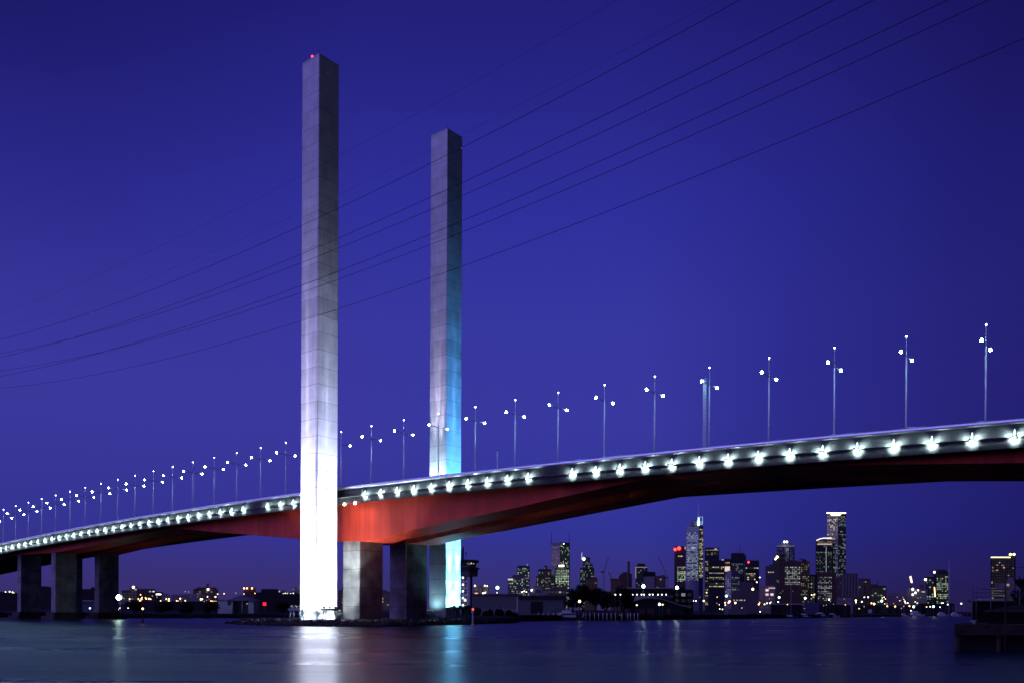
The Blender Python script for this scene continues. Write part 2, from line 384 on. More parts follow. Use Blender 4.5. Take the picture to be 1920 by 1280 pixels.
PIERS = [(-3.1, 3.55), (-171.5, -167.8), (-201.3, -198.2), (-242, -238.8), (172.8, 179.5)]
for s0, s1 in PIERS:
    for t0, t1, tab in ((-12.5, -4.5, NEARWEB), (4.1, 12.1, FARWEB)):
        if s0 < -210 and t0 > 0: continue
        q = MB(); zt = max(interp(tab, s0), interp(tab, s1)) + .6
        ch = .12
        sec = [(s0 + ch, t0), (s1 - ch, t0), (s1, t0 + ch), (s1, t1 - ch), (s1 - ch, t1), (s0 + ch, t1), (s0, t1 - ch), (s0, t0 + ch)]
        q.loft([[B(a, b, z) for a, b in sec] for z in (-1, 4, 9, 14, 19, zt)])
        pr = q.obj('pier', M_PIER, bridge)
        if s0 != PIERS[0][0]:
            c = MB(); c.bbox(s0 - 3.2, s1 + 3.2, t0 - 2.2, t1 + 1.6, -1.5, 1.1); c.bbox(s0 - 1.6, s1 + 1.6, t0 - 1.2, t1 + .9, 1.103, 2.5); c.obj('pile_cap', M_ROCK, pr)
# ------------------------------------------------------------------ marker lights along the near edge of the deck
mk = thing('bridge_light', 'x', 'bridge light', (0, 0, 0), 'marker lights along the deck edge of the bridge')
def loc(s, t, z): return ES * s + ET * t + Vector((0, 0, z))
q = MB(); a = .16     # wedge lamp standing on the ledge, its back against the panel
q.hexa([loc(-.15, -.30, 0), loc(.15, -.30, 0), loc(.15, .40, 0), loc(-.15, .40, 0), loc(-.03, .30, 1.05), loc(.03, .30, 1.05), loc(.03, .42, 1.05), loc(-.03, .42, 1.05)])
q.obj('lamp', E_FIN, mk)
q = MB(); n = 12; rr = .24
prof = [(rr * math.cos(math.pi + math.pi * k / n), rr * .92 * math.sin(math.pi + math.pi * k / n)) for k in range(n + 1)]
q.loft([[loc(x, t, z - .24) for x, z in prof] for t in (-.20, .62)])
q.obj('lamp_bowl', E_BOWL, mk)
q = MB(); q.hexa([loc(-.42, -.62, -.20), loc(.42, -.62, -.20), loc(.42, .4, -.20), loc(-.42, .4, -.20), loc(-.42, -.62, -.02), loc(.42, -.62, -.02), loc(.42, .4, -.02), loc(-.42, .4, -.02)])
q.obj('bracket', M_DARKMET, mk)
def uplight(nm, p, aim, power, size):
    l = bpy.data.lights.new(nm, 'SPOT'); l.energy = power; l.spot_size = R(size); l.spot_blend = 1; l.color = (.66, 1, .97); l.shadow_soft_size = .06
    o = bpy.data.objects.new(nm, l); COL.objects.link(o); o.parent = mk; o.location = p; o.rotation_euler = (Vector(aim) - Vector(p)).to_track_quat('-Z', 'Y').to_euler(); return o
for sg in (-1, 1): uplight('uplight', loc(sg * .50, -.40, .10), loc(sg * .90, .35, .14), 1700, 118)
uplight('downlight', loc(0, -.62, -.44), loc(0, .4, -.46), 4200, 104)
first = True; nr = nl = 0
KS = [k for k in range(-2, 66) if k not in (15, 26, 27, 33)]
rights = [k for k in KS if k < 26][::-1]; lefts = [k for k in KS if k > 27]
for side, ks in (('right', rights), ('left', lefts)):
    for i, k in enumerate(ks):
        s = 153.21 - 5.685 * k; p = B(s, -17.85, top(s) - 2.70)
        lab = f'white marker light on the bridge edge, {ordw(i + 1)} to the {side} of the near concrete tower'
        if first: mk.location = p; mk['label'] = lab; first = False
        else: dup(mk, p, lab)
# ------------------------------------------------------------------ lamp posts on the deck
lp = thing('lamp_post', 'x', 'lamp post', (0, 0, 0), 'twin-arm lamp posts along the bridge')
H = 21.9; DR = 3.375; ARM = 3.46
q = MB(); q.tube([(0, 0, 0), (0, 0, H * .5), (0, 0, H - DR)], .17, 8, .12); q.tube([(0, 0, H - DR), (0, 0, H)], .08, 6, .045); q.obj('pole', M_GALV, lp)
q = MB(); q.tube([loc(0, -ARM, H - DR + .12), loc(0, -1.2, H - DR - .1), loc(0, 0, H - DR - .25), loc(0, 1.2, H - DR - .1), loc(0, ARM, H - DR + .12)], .075, 6); q.obj('arm', M_DARKMET, lp)
for sg in (-1, 1):
    c = loc(0, sg * ARM, H - DR)
    q = MB(); q.ball(c + Vector((0, 0, -.02)), .23, 10, 6, (1, 1, .95)); hd = q.obj('lamp', E_LAMP, lp)
    q = MB(); q.box(c + Vector((0, 0, .30)), (.42, .3, .09), ROADZ + math.pi / 2, .7); q.obj('lamp_hood', M_DARKMET, hd)
q = MB(); q.ball((0, 0, H + .1), .12, 8, 4); q.obj('tip_light', E_TOP, lp)
first = True
for i in range(-1, 33):
    u = i - 13; s = -21.748 - 12.857 * u; zt = 54.8616 - .04855 * u - .017535 * u * u
    p = B(s, 2.504, zt - H)
    if i <= 12: lab = f'twin-arm lamp post on the bridge, {ordw(13 - i + 1)} to the right of the near concrete tower'
    elif i == 13: lab = 'twin-arm lamp post on the bridge, standing just right of the near concrete tower'
    elif i == 14: lab = 'twin-arm lamp post on the bridge hidden behind the near concrete tower'
    else: lab = f'twin-arm lamp post on the bridge, {ordw(i - 14)} to the left of the near concrete tower'
    if i == 14: continue
    if first: lp.location = p; lp['label'] = lab; first = False
    else: dup(lp, p, lab)
# camera mast and two slim poles beside the lamp posts
def lattice_mast(label, s, t, zb, zt, wd):
    o = thing('mast', label, 'mast', B(s, t, zb)); q = MB(); c = [B(s + a * wd, t + b * wd, 0) for a, b in ((-.5, -.5), (.5, -.5), (.5, .5), (-.5, .5))]
    for p in c: q.tube([(p.x, p.y, zb), (p.x, p.y, zt)], .06, 5)
    q.obj('mast_frame', M_GALV, o); q = MB(); z = zb
    while z < zt - .8:
        for a in range(4):
            p, r = c[a], c[(a + 1) % 4]; q.tube([(p.x, p.y, z), (r.x, r.y, z + .8)], .025, 4)
        z += .8
    q.obj('lattice_brace', M_GALV, o)
s5 = -21.748 - 12.857 * (4 - 13)
lattice_mast('slim lattice mast on the bridge close beside a lamp post, above midspan', s5 - .6, 1.6, top(s5) - 1.9, top(s5) + 17.6, .42)
for s, t, h_, lab in ((-47.5, 2.5, 5.5, 'short plain pole on the bridge deck left of the near tower'), (37.5, 1.8, 7.5, 'short dark pole on the bridge in front of the far tower')):
    q = MB(); q.tube([B(s, t, top(s) - 1.9), B(s, t, top(s) + h_)], .12, 6, .08); q.box(B(s, t, top(s) + h_ + .2), (.35, .35, .4)); tag(q.obj('pole', M_GALV, None, B(s, t, top(s) - 1.9)), lab, 'pole').name = 'signal_pole'
# ------------------------------------------------------------------ the two towers
def spot(name, p, aim, power, size, blend, col, rad=.25, parent=None):
    l = bpy.data.lights.new(name, 'SPOT'); l.energy = power; l.spot_size = R(size); l.spot_blend = blend; l.color = col; l.shadow_soft_size = rad
    o = bpy.data.objects.new(name, l); COL.objects.link(o)
    d = (Vector(aim) - Vector(p)).to_track_quat('-Z', 'Y').to_euler(); o.rotation_euler = d
    o.location = Vector(p) - (parent_loc(parent) if parent else Vector((0, 0, 0)))
    if parent: o.parent = parent
    return o
def tower(label, s0, s1, t0, t1, zt, beacon):
    c = B((s0 + s1) / 2, (t0 + t1) / 2, 0); o = thing('concrete_tower', label, 'tower', c)
    q = MB(); ch = .10
    sec = [(s0 + ch, t0), (s1 - ch, t0), (s1, t0 + ch), (s1, t1 - ch), (s1 - ch, t1), (s0 + ch, t1), (s0, t1 - ch), (s0, t0 + ch)]
    q.loft([[B(a, b, z) for a, b in sec] for z in (-1, 20, 40, 60, 80, 100, 120, zt)]); q.obj('shaft', M_TOWER, o)
    q = MB(); q.tube([B(s1 - .25, t0 + .25, zt), B(s1 - .25, t0 + .25, zt + 1.4)], .05, 5); q.obj('lightning_rod', M_DARKMET, o)
    if beacon:
        q = MB(); q.tube([B(s0 + 3.4, t0 + .4, zt), B(s0 + 3.4, t0 + .4, zt + .35)], .12, 6); bb = q.obj('beacon_base', M_DARKMET, o)
        q = MB(); q.ball(B(s0 + 3.4, t0 + .4, zt + .6), .27, 10, 6, (1, 1, 1.2)); q.obj('beacon_light', GL['red'], bb)
    else:
        q = MB(); q.ball(B(s1 + .05, t1 - .35, zt - 3.3), .07, 8, 4); q.obj('beacon_light', GL['dim'], o)
    return o
T1 = (-3.9, 2.7, -25.56, -19.25); T2 = (-2.7, 3.9, 19.25, 25.56)
tower('tall square concrete tower nearer the camera, lit white from its base', *T1, 140.6, True)
tower('farther square concrete tower beyond the bridge, lit blue on one face', *T2, 140.6, False)
WHITE = (.86, .95, 1.0); CYAN = (.20, .78, 1.0)
def stand(label, c, along, out, ht, legs, wd=2.4, solid=False):
    """floodlight stand: sloping legs, platform, three flood heads. along/out are unit vectors, c the ground point under its middle"""
    o = thing('floodlight_stand', label, 'floodlight', c, 'floodlight stands at the foot of the towers'); c = Vector(c); up = Vector((0, 0, 1))
    P = lambda a, b, z: c + along * a + out * b + up * z
    q = MB()
    q.hexa([P(-wd, -.5, ht - .55), P(wd, -.5, ht - .55), P(wd, .5, ht - .55), P(-wd, .5, ht - .55), P(-wd, -.5, ht), P(wd, -.5, ht), P(wd, .5, ht), P(-wd, .5, ht)])
    q.obj('platform', M_STAND, o)
    for a, b in ((wd * .8, wd * 1.15), (-wd * .55, -wd * .8)):
        for y in (-.4, .4):
            q = MB(); q.tube([P(a, y, ht - .3), P(b, y * 1.6, -.4)], .2, 6); q.obj('leg', M_STAND, o)
    for a in (-wd * .7, 0, wd * .7):
        q = MB(); k = P(a, 0, ht + .35); q.box(k, (.7, .5, .5), math.atan2(along.y, along.x)); f = q.obj('flood_head', M_DARKMET, o)
        q = MB(); q.box(k + up * .2545, (.56, .38, .008), math.atan2(along.y, along.x)); q.obj('flood_lens', E_FLOOD, f)
        q = MB(); q.tube([P(a, 0, ht), P(a, 0, ht + .12)], .06, 6); q.obj('yoke', M_DARKMET, f)
    return o
def floods(st, base, toward, narrow, col, k=1.0, ncol=None):
    """three beams from one stand: a wide wash, a middle and a narrow one that climbs the shaft"""
    up = Vector((0, 0, 1))
    side = toward.cross(up)
    spot('wide_flood', base, base + up * 10, 24000 * k, 103, .22, col, .3, st)
    for sg in (-1, 1):
        bb = base + side * sg * 1.7
        th = R(10); spot('middle_flood', bb, bb + up * 20 * math.cos(th) + toward * 20 * math.sin(th), 130000 * k, 40, .9, col, .3, st)
        th = R(narrow[0]); spot('narrow_flood', bb, bb + up * 60 * math.cos(th) + toward * 60 * math.sin(th), narrow[1] * .5, 6, .4, ncol or col, .3, st)
        th = R(7.5); spot('climbing_flood', bb, bb + up * 60 * math.cos(th) + toward * 60 * math.sin(th), narrow[1] * .13, 14, .8, ncol or col, .3, st)
        spot('fill_flood', bb + toward * .75 + up * narrow[2], bb + toward * 2.6 + up * (narrow[2] + 1.2), narrow[3] * k, 165, .4, col, .3, st)
gz = .9
st = stand('steel floodlight stand before the camera-side face of the near tower', B(-2.6, -27.9, gz), ES, -ET, 3.2, 2)
floods(st, B(-1.4, -27.9, gz + 3.9), ET, (3.9, 4.3e6, .1, 4500), WHITE, 1.0, (.72, .71, 1.0))
st2 = stand('steel floodlight stand before the bridge-facing right face of the near tower', B(5.1, -23.6, gz), ET, ES, 3.2, 2)
floods(st2, B(5.1, -22.6, gz + 3.9), -ES, (4.2, 4.3e6, .1, 4500), WHITE, 1.0, (.58, .64, 1.0))
for st_, p, aim in ((st, B(-1.2, -27.1, gz + 1.2), B(-.8, -25.6, .9)), (st2, B(4.3, -22.6, gz + 1.2), B(2.7, -22.4, .9))):
    spot('low_flood', p, aim, 3000, 160, .6, (.75, 1, .97), .2, st_)
st3 = stand('concrete-decked floodlight stand at the lit blue face of the far tower', B(6.4, 22.4, 1.2), ET, ES, 3.4, 2, 3.3)
q = MB(); q.bbox(4.05, 7.4, 19.4, 25.7, 4.62, 4.8); q.obj('light_shelf', M_DECK, st3)
floods(st3, B(6.2, 22.4, 5.4), -ES, (4.0, 8e6, .2, 7000), CYAN, .42, (.09, .40, 1.0))
st4 = stand('floodlight stand between the near tower and the near pier', B(-.6, -16.6, gz), ES, ET, 2.2, 2, 1.6)
spot('inner_flood', B(-.6, -16.6, gz + 2.8), B(-.6, -19.25, 9), 60000, 120, .6, (.8, 1, .98), .3, st4)
st5 = stand('floodlight stand between the far pier and the far tower', B(.6, 16.1, 1.0), ES, -ET, 2.2, 2, 1.6)
spot('inner_flood', B(.6, 16.3, 3.9), B(.6, 19.25, 10), 1500, 150, .9, (.42, .92, 1), .3, st5)
# deck-level floods that light the bridge-facing sides of the towers
def deckflood(label, s, t, toward, col, k):
    p = B(s, t, top(s) - 1.9); o = thing('floodlight', label, 'floodlight', p, 'floodlights at deck level')
    q = MB(); q.tube([p, p + Vector((0, 0, .5))], .08, 6); q.obj('bracket', M_DARKMET, o)
    q = MB(); q.box(p + Vector((0, 0, .75)), (.7, .5, .5), ROADZ); h = q.obj('flood_head', M_DARKMET, o)
    q = MB(); q.box(p + Vector((0, 0, 1.02)), (.56, .38, .03), ROADZ); q.obj('flood_lens', E_FLOOD, h)
    l = p + Vector((0, 0, 1.3)); spot('deck_flood', l, l + Vector((0, 0, 10)) + toward * 2.2, 42000 * k, 80, .9, col, .2, o); th = R(5.2)
    spot('deck_narrow_flood', l, l + Vector((0, 0, 60 * math.cos(th))) + toward * 60 * math.sin(th), 300000 * k, 9.6, .7, (.92, .84, 1), .2, o)
deckflood('floodlight on the deck edge aimed up the far tower, nearer the left', -.6, 16.2, ET, (.66, .93, 1), .62)
deckflood('floodlight on the deck edge aimed up the far tower, nearer the right', 1.8, 16.2, ET, (.66, .93, 1), .62)
# two warm floods under the deck edge beside the near tower
for s in (3.6, 7.6):
    p = B(s, -17.75, top(s) - 4.35); o = thing('floodlight', f'small warm floodlight under the bridge edge, {"nearer" if s < 5 else "farther from"} the near tower', 'floodlight', p, 'warm floods under the deck edge')
    q = MB(); q.tube([p + Vector((0, 0, .5)), p], .07, 6); q.tube([B(s, -17.3, top(s) - 3.95), B(s, -17.75, top(s) - 3.95)], .06, 6); q.obj('bracket', M_DARKMET, o)
    q = MB(); q.ball(p + Vector((0, 0, -.2)), .32, 8, 5); q.obj('lamp', E_WARM, o)
    spot('web_flood', B(s, -17.9, top(s) - 4.9), B(s, -13, 24), 900, 130, .8, (1, .88, .68), .2, o)
# ------------------------------------------------------------------ overhead wires
WIRES = [('lowest thick overhead power line crossing the whole picture', -48, (3.6765e-4, -.022818, 64.914), .04), ('second lowest overhead power line, ending in the top right corner', -48, (3.7222e-4, -.020127, 70.799), .04),
         ('third lowest overhead power line, steeper than the one below it', -60, (3.5461e-4, -.016759, 65.198), .038), ('fourth lowest overhead power line, crossing both towers', -48, (3.7357e-4, -.014977, 76.918), .04),
         ('fifth lowest overhead power line, crossing the fourth at far left', -60, (3.5823e-4, -.012638, 70.985), .038), ('highest of the six thick overhead power lines', -60, (3.8018e-4, -.008381, 76.158), .038),
         ('lower of the two faint thin earth wires overhead', -48, (3.1807e-4, -.002336, 87.323), .015), ('upper of the two faint thin earth wires overhead', -60, (2.9355e-4, .00256, 85.3316), .015)]
for lab, t, (a, b, c), r in WIRES:
    q = MB(); q.tube([B(s, t, a * s * s + b * s + c) for s in range(-230, 236, 5)], r, 6)
    tag(q.obj('power_line', M_WIRE, None, B(-230, t, 60)), lab, 'power line', 'overhead power lines')
# ------------------------------------------------------------------ buildings
PAL = {'green': [(.62, 1, .62), (.8, 1, .75), (.5, .85, .6), (1, .95, .6)], 'white': [(.9, .97, 1), (.75, .92, 1), (1, 1, .9)], 'yellow': [(1, .92, .42), (.95, 1, .5), (1, .8, .4)],
       'warm': [(1, .72, .42), (1, .55, .3), (1, .9, .7)], 'blue': [(.65, .78, 1), (.75, .9, 1), (.9, .97, 1), (.7, 1, .85)], 'pink': [(1, .62, .5), (1, .75, .7)]}
def footprint(x0, x1, D, xm=None, dep=None):
    k0, k1 = (x0 - CX) / F, (x1 - CX) / F
    wd = (k1 - k0) * D
    if xm is None:
        d = dep or max(4, wd * .8); return [Vector((k0 * D, D, 0)), Vector((k1 * D, D, 0)), Vector((k1 * (D + d), D + d, 0)), Vector((k0 * (D + d), D + d, 0))], 1
    km = (xm - CX) / F; a = dep or wd * .45; fl = (xm - x0) / (x1 - x0)
    dl, dr = a * fl + a * .25, a * (1 - fl) + a * .25
    A = Vector((k0 * (D + dl), D + dl, 0)); Bm = Vector((km * D, D, 0)); C = Vector((k1 * (D + dr), D + dr, 0))
    return [A, Bm, C, A + C - Bm], 2
def zat(x, y, D): return at(x, y, D).z
def facade(q, p0, p1, z0, z1, rng, colw, rowh, fill, plit, pal, br, rowc, skip=0.0, dark=0):
    d = p1 - p0; W = d.length; d = d / W; nrm = Vector((d.y, -d.x, 0)); nc = max(1, int(W / colw)); nrw = max(1, int((z1 - z0) / rowh))
    cw, rh = W / nc, (z1 - z0) / nrw
    for j in range(nrw):
        rp = rng.random(); rowp = plit * (1.9 if rp < rowc else (.25 if rp > 1 - rowc else 1)); rb = rng.uniform(.6, 1.3)
        if rng.random() < skip: continue
        for i in range(nc):
            lit = rng.random() < rowp
            if not lit and (dark < 0 or W * F / max(p0.y, 1) < 6): continue
            c = rng.choice(PAL[pal]); b = br * rb * rng.uniform(.35, 1.4) if lit else .045 * br  # unlit panes are given a faint glow too, so the grid shows
            a0 = p0 + d * (i + .5 - fill[0] / 2) * cw + nrm * .15; a1 = p0 + d * (i + .5 + fill[0] / 2) * cw + nrm * .15
            za, zb = z0 + (j + .5 - fill[1] / 2) * rh, z0 + (j + .5 + fill[1] / 2) * rh
            q.quad([(a0.x, a0.y, za), (a1.x, a1.y, za), (a1.x, a1.y, zb), (a0.x, a0.y, zb)], tuple(v * b for v in c))
def building(name, label, D, tiers, mat_=None, win=None, cat='building', seed=0, extra=None, wname='windows_lit'):
    """tiers: (x0, x1, ytop[, xm[, ybase]]); win: dict(colw,rowh,fill,p,pal,br,rowc, y=(ytop,ybase) , faces)"""
    rng = random.Random(hash(label) % 1000 if False else sum(map(ord, label)) + seed)
    xs0, xs1 = tiers[0][0], tiers[0][1]; ctr = at((xs0 + xs1) / 2, Y0, D); o = thing(name, label, cat, (ctr.x, D, 0))
    mat_ = mat_ or M_PURPLE
    wq = MB()
    for n, t in enumerate(tiers):
        x0, x1, yt = t[:3]; xm = t[3] if len(t) > 3 else None; off = n * .6
        fp, nf = footprint(x0, x1, D + off, xm)
        zt = zat((x0 + x1) / 2, yt, D); zb = zat((x0 + x1) / 2, t[4], D) if len(t) > 4 else 0.0
        q = MB(); q.prism([(p.x, p.y) for p in fp], zb, zt); q.prism([(p.x * .9 + ctr.x * .0 + .1 * sum(v.x for v in fp) / 4, p.y * .9 + .1 * sum(v.y for v in fp) / 4) for p in fp], zt + .002, zt + min(1.2, (zt - zb) * .04))
        q.obj('wall' if n == 0 else 'upper_storeys', mat_ if not isinstance(mat_, list) else mat_[n], o)
        if win:
            wl = win if isinstance(win, list) else [win]
            for wd in wl:
                if wd.get('tier', n) != n: continue
                y0_, y1_ = wd.get('y', (yt + 2.5, 1142)); xx = (x0 + x1) / 2
                za, zc = max(zb + 2, zat(xx, y1_, D)), min(zt - .8, zat(xx, y0_, D))
                if zc - za < 1: continue
                for e in range(nf):
                    if 'faces' in wd and e not in wd['faces']: continue
                    a, b = fp[e], fp[e + 1]
                    u0, u1 = wd.get('u', (.04, .96)); a, b = a + (b - a) * u0, a + (b - a) * u1
                    facade(wq, a, b, za, zc, rng, wd.get('colw', 3.6), wd.get('rowh', 3.7), wd.get('fill', (.62, .5)), wd.get('p', .4), wd.get('pal', 'green'), wd.get('br', .5), wd.get('rowc', .2), wd.get('skip', 0), wd.get('dark', 0 if wd.get('p', .4) < .9 else -1))
    if wq.f:
        wo = wq.obj('window_grid', M_WIN, o); wo['kind'] = 'stuff'
    if extra: extra(o, D)
    return o
def mastx(x, y0, y1, r=.4, m=None, nm='antenna'):
    def f(o, D):
        q = MB(); a, b = at(x, y0, D), at(x, y1, D); q.tube([(b.x, D + 6, b.z - 2), (b.x, D + 6, a.z)], r, 5, r * .5); q.obj(nm, m or M_GALV, o)
    return f
def glowx(x, y, rpx, kind='white', nm='roof_light', dd=-1.2):
    def f(o, D):
        q = MB(); c = at(x, y, D + dd); q.ball(c, rpx * D / F, 8, 4); q.obj(nm, GL[kind], o)
    return f
def bandx(x0, x1, y0, y1, kind='white', nm='lit_crown', dd=-.6):
    def f(o, D):
        q = MB(); a, b = at(x0, y0, D), at(x1, y1, D); q.hexa([(a.x, D + dd, b.z), (b.x, D + dd, b.z), (b.x, D + dd + .5, b.z), (a.x, D + dd + .5, b.z), (a.x, D + dd, a.z), (b.x, D + dd, a.z), (b.x, D + dd + .5, a.z), (a.x, D + dd + .5, a.z)]); q.obj(nm, GL[kind], o)
    return f
def blockx(x0, x1, y0, y1, m, nm='roof_plant', dd=2, k=1.0, dep=8):
    def f(o, D):
        a, b = at(x0, y0, D), at(x1, y1, D); q = MB(); e_ = 1 + dep / (D + dd); q.prism([(a.x, D + dd), (b.x, D + dd), (b.x * e_, D + dd + dep), (a.x * e_, D + dd + dep)], b.z, a.z, k); q.obj(nm, m, o)
    return f
def many(*fs):
    def f(o, D):
        for g_ in fs: g_(o, D)
    return f
GRN = dict(p=.5, pal='green', br=.55, rowc=.25)
# --- skyline, west to east
building('apartment_block', 'pale apartment block with bright windows just right of the control tower', 700, [(887, 918, 1097.5), (902, 918, 1096.5)], M_LILAC,
         [dict(tier=0, colw=3, rowh=3, p=.16, pal='warm', br=1.6)], extra=many(glowx(890.5, 1097, 1.2), glowx(909, 1097, 1.1), glowx(913.5, 1097.5, .9), glowx(906, 1111.5, 1.5), glowx(910, 1110, 1.1), blockx(903.5, 906, 1101, 1113, M_BROWN, 'stairwell', -.4, 1, 2)))
building('office_block', 'low office block with greenish windows left of the taller antenna block', 2200, [(952, 972, 1083), (960, 984, 1078)], M_PURPLE, dict(GRN, p=.35, br=.5), extra=bandx(952.5, 962, 1084, 1086.5, 'dim'))
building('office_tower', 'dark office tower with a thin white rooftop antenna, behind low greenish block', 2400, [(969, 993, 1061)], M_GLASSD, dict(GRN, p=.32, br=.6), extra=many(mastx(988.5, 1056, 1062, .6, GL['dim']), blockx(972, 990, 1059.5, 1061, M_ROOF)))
building('stepped_tower', 'stepped purple stone tower left of the twin-antenna tower', 2300, [(1005, 1040, 1079), (1009, 1034, 1066.5), (1019.5, 1026, 1060)], M_BROWN, dict(GRN, p=.2, br=.4))
building('twin_antenna_tower', 'tall tower with an antenna on each corner and a pinkish left face', 2400, [(1033, 1068, 1016.5, 1050)], M_GLASSD,
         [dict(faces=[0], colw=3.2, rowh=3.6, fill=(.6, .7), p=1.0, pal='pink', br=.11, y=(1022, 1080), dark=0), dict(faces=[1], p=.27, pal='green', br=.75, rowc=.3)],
         extra=many(mastx(1034.2, 995, 1017, 1.0, M_BROWN), mastx(1067.6, 996, 1017, 1.0, M_BROWN), glowx(1057, 1018.5, .9)))
building('office_tower', 'dark glass office block with a lit roof sign, before the twin-antenna tower', 1900, [(1040, 1068, 1064), (1043, 1062, 1060)], M_GLASSD, dict(p=.5, pal='green', br=.75, rowc=.4, rowh=3.4), extra=bandx(1048, 1057.5, 1058.5, 1061.3, 'white', 'lit_sign'))
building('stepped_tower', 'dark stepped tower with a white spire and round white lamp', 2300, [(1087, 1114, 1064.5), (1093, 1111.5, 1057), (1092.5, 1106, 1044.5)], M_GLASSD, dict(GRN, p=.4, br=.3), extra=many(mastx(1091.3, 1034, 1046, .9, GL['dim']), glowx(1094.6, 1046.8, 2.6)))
building('brick_block', 'low purple brick block in front of the stepped spire tower', 1500, [(1096, 1120, 1083), (1100, 1108, 1080)], M_BROWN, dict(p=.06, pal='warm', br=.5))
building('brick_block', 'low reddish block between the angled crane and the brick chimney', 1500, [(1145, 1164, 1085), (1160, 1177, 1079)], M_BROWN, dict(p=.03, pal='warm', br=.4))
building('warehouse', 'dark red brick mill building behind the tall chimney', 1450, [(1163, 1185, 1075.5), (1167, 1180, 1073)], M_BROWN)
def chimney():
    D = 1300; b = at(1178.5, 1100, D); o = thing('chimney', 'tall brown brick chimney rising above the mill', 'chimney', (b.x, D, 0)); q = MB()
    r0, r1 = 3.3 * D / F, 2.1 * D / F; zt = zat(1178.5, 1052, D)
    q.loft([[Vector((b.x + r * math.cos(2 * math.pi * k / 12), D + r * math.sin(2 * math.pi * k / 12), z)) for k in range(12)] for r, z in ((r0, 0), (r1, zt - 2), (r1 * 1.15, zt - 2), (r1 * 1.15, zt))], sm=False); q.obj('stack', M_BROWN, o)
    q = MB(); q.tube([(b.x, D, zt), (b.x, D, zt + .5)], r1 * .8, 10); q.obj('flue_rim', M_ROOF, o)
chimney()
building('office_block', 'round-capped office block with a pale roof band, right of the chimney', 1900, [(1191.5, 1214, 1061), (1194, 1209.5, 1056.5)], M_GLASSD, dict(p=.12, pal='blue', br=.2), extra=many(bandx(1192, 1213.5, 1062, 1063, 'faint', 'roof_band'), bandx(1191.6, 1192.6, 1062, 1083, 'faint', 'corner_light')))
building('silo_building', 'dark-topped block with a blank pale front wall, right of the round-capped block', 1200, [(1206, 1229, 1072.5)], M_ROOF, extra=blockx(1207, 1227.5, 1080, 1112, M_LILAC, 'front_wall', -.6, 1, 1.2))
building('low_block', 'low dark block with a small roof box right of the blank pale wall', 1250, [(1229, 1248, 1080), (1239, 1247, 1078.5)], M_PURPLE, dict(p=.05, pal='warm', br=.3))
building('office_tower', 'office tower with red rooftop lights left of the tallest lit tower', 2350, [(1264, 1285.5, 1023.5)], M_BROWN, [dict(p=.75, pal='green', br=.6, y=(1040, 1043.5), u=(.3, .85)), dict(p=.6, pal='green', br=.7, y=(1061, 1090), u=(.25, .98), rowc=.2)],
         extra=many(glowx(1266, 1029, 3.0, 'red'), glowx(1273.3, 1027, 3.6, 'red'), bandx(1284, 1285, 1024, 1028.5, 'dim')))
def bigtower(o, D):
    q = MB(); a = at(1297, 984, D); b = at(1309, 975, D); q.prism([(a.x, D + 3), (b.x, D + 3), (b.x, D + 20), (a.x, D + 20)], a.z, b.z, .8); q.obj('crown', M_LILAC, o)
    q = MB(); c = at(1304, 977, D + 8); q.ball(c, 3.2 * D / F, 10, 6, (1, 1, .9)); q.obj('dome', M_GLASSD, o)
    mastx(1310.3, 944, 985, 1.1, M_GALV, 'spire')(o, D)
    q = MB(); a = at(1308.6, 984, D - 1); b = at(1311.6, 984, D - 1); z = zat(1310, 969, D); q.prism([(a.x, D - 1), (b.x, D - 1), (b.x, D + 4), (a.x, D + 4)], a.z, z, .35); q.obj('lit_fin', GL['cyan'], o)
    a = at(1311.4, 982.5, D - 1); b = at(1317.6, 968, D - 1); q = MB(); w_ = .5 * D / F
    for x0, x1, z0, z1 in ((a.x, b.x, b.z - w_, b.z), (a.x, b.x, a.z, a.z + w_), (a.x, a.x + w_, a.z, b.z), (b.x - w_, b.x, a.z, b.z)):
        q.hexa([(x0, D - 1, z0), (x1, D - 1, z0), (x1, D, z0), (x0, D, z0), (x0, D - 1, z1), (x1, D - 1, z1), (x1, D, z1), (x0, D, z1)])
    q.tube([((a.x + b.x) / 2 + 2.6 * math.cos(t * .5236), D - .8, a.z + 5.5 + 2.6 * math.sin(t * .5236)) for t in range(13)], .5, 4)
    q.obj('lit_roof_frame', emis('roof_sign_glow', (.45, .8, .9), 1.0), o)
building('skyscraper', 'tallest lit skyscraper with a spire and a glowing cyan roof frame', 2400, [(1286, 1318, 984.5, 1310)], M_GLASSB,
         [dict(faces=[0], p=.72, pal='blue', br=.42, colw=3.4, rowh=3.5, rowc=.22, y=(996, 1088)), dict(faces=[1], p=.5, pal='yellow', br=.8, colw=3, y=(990, 1082)),
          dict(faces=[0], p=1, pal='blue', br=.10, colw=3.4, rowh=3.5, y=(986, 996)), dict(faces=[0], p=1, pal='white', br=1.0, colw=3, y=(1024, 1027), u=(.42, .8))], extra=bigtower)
building('office_tower', 'dark office tower with orange and yellow lit floors right of the tallest tower', 2300, [(1321, 1348, 1026.5)], M_GLASSD, [dict(p=.55, pal='yellow', br=.5, rowc=.45, skip=.35)], extra=bandx(1340, 1344, 1027.5, 1029, 'dim'))
building('office_block', 'black office block with rows of yellow lit windows at mid height', 2000, [(1328, 1358.5, 1050)], M_GLASSD, dict(p=.55, pal='yellow', br=.75, rowc=.45, skip=.45, rowh=3.3, y=(1061, 1100)))
building('office_block', 'narrow block with a bright amber lit panel between two dark towers', 2350, [(1352, 1370, 1047.5)], M_BROWN, dict(p=.35, pal='warm', br=.7, u=(.2, .9)), extra=many(bandx(1359, 1368.5, 1061, 1070, 'dim', 'lit_panel'), bandx(1353, 1357, 1048, 1049.6, 'dim')))
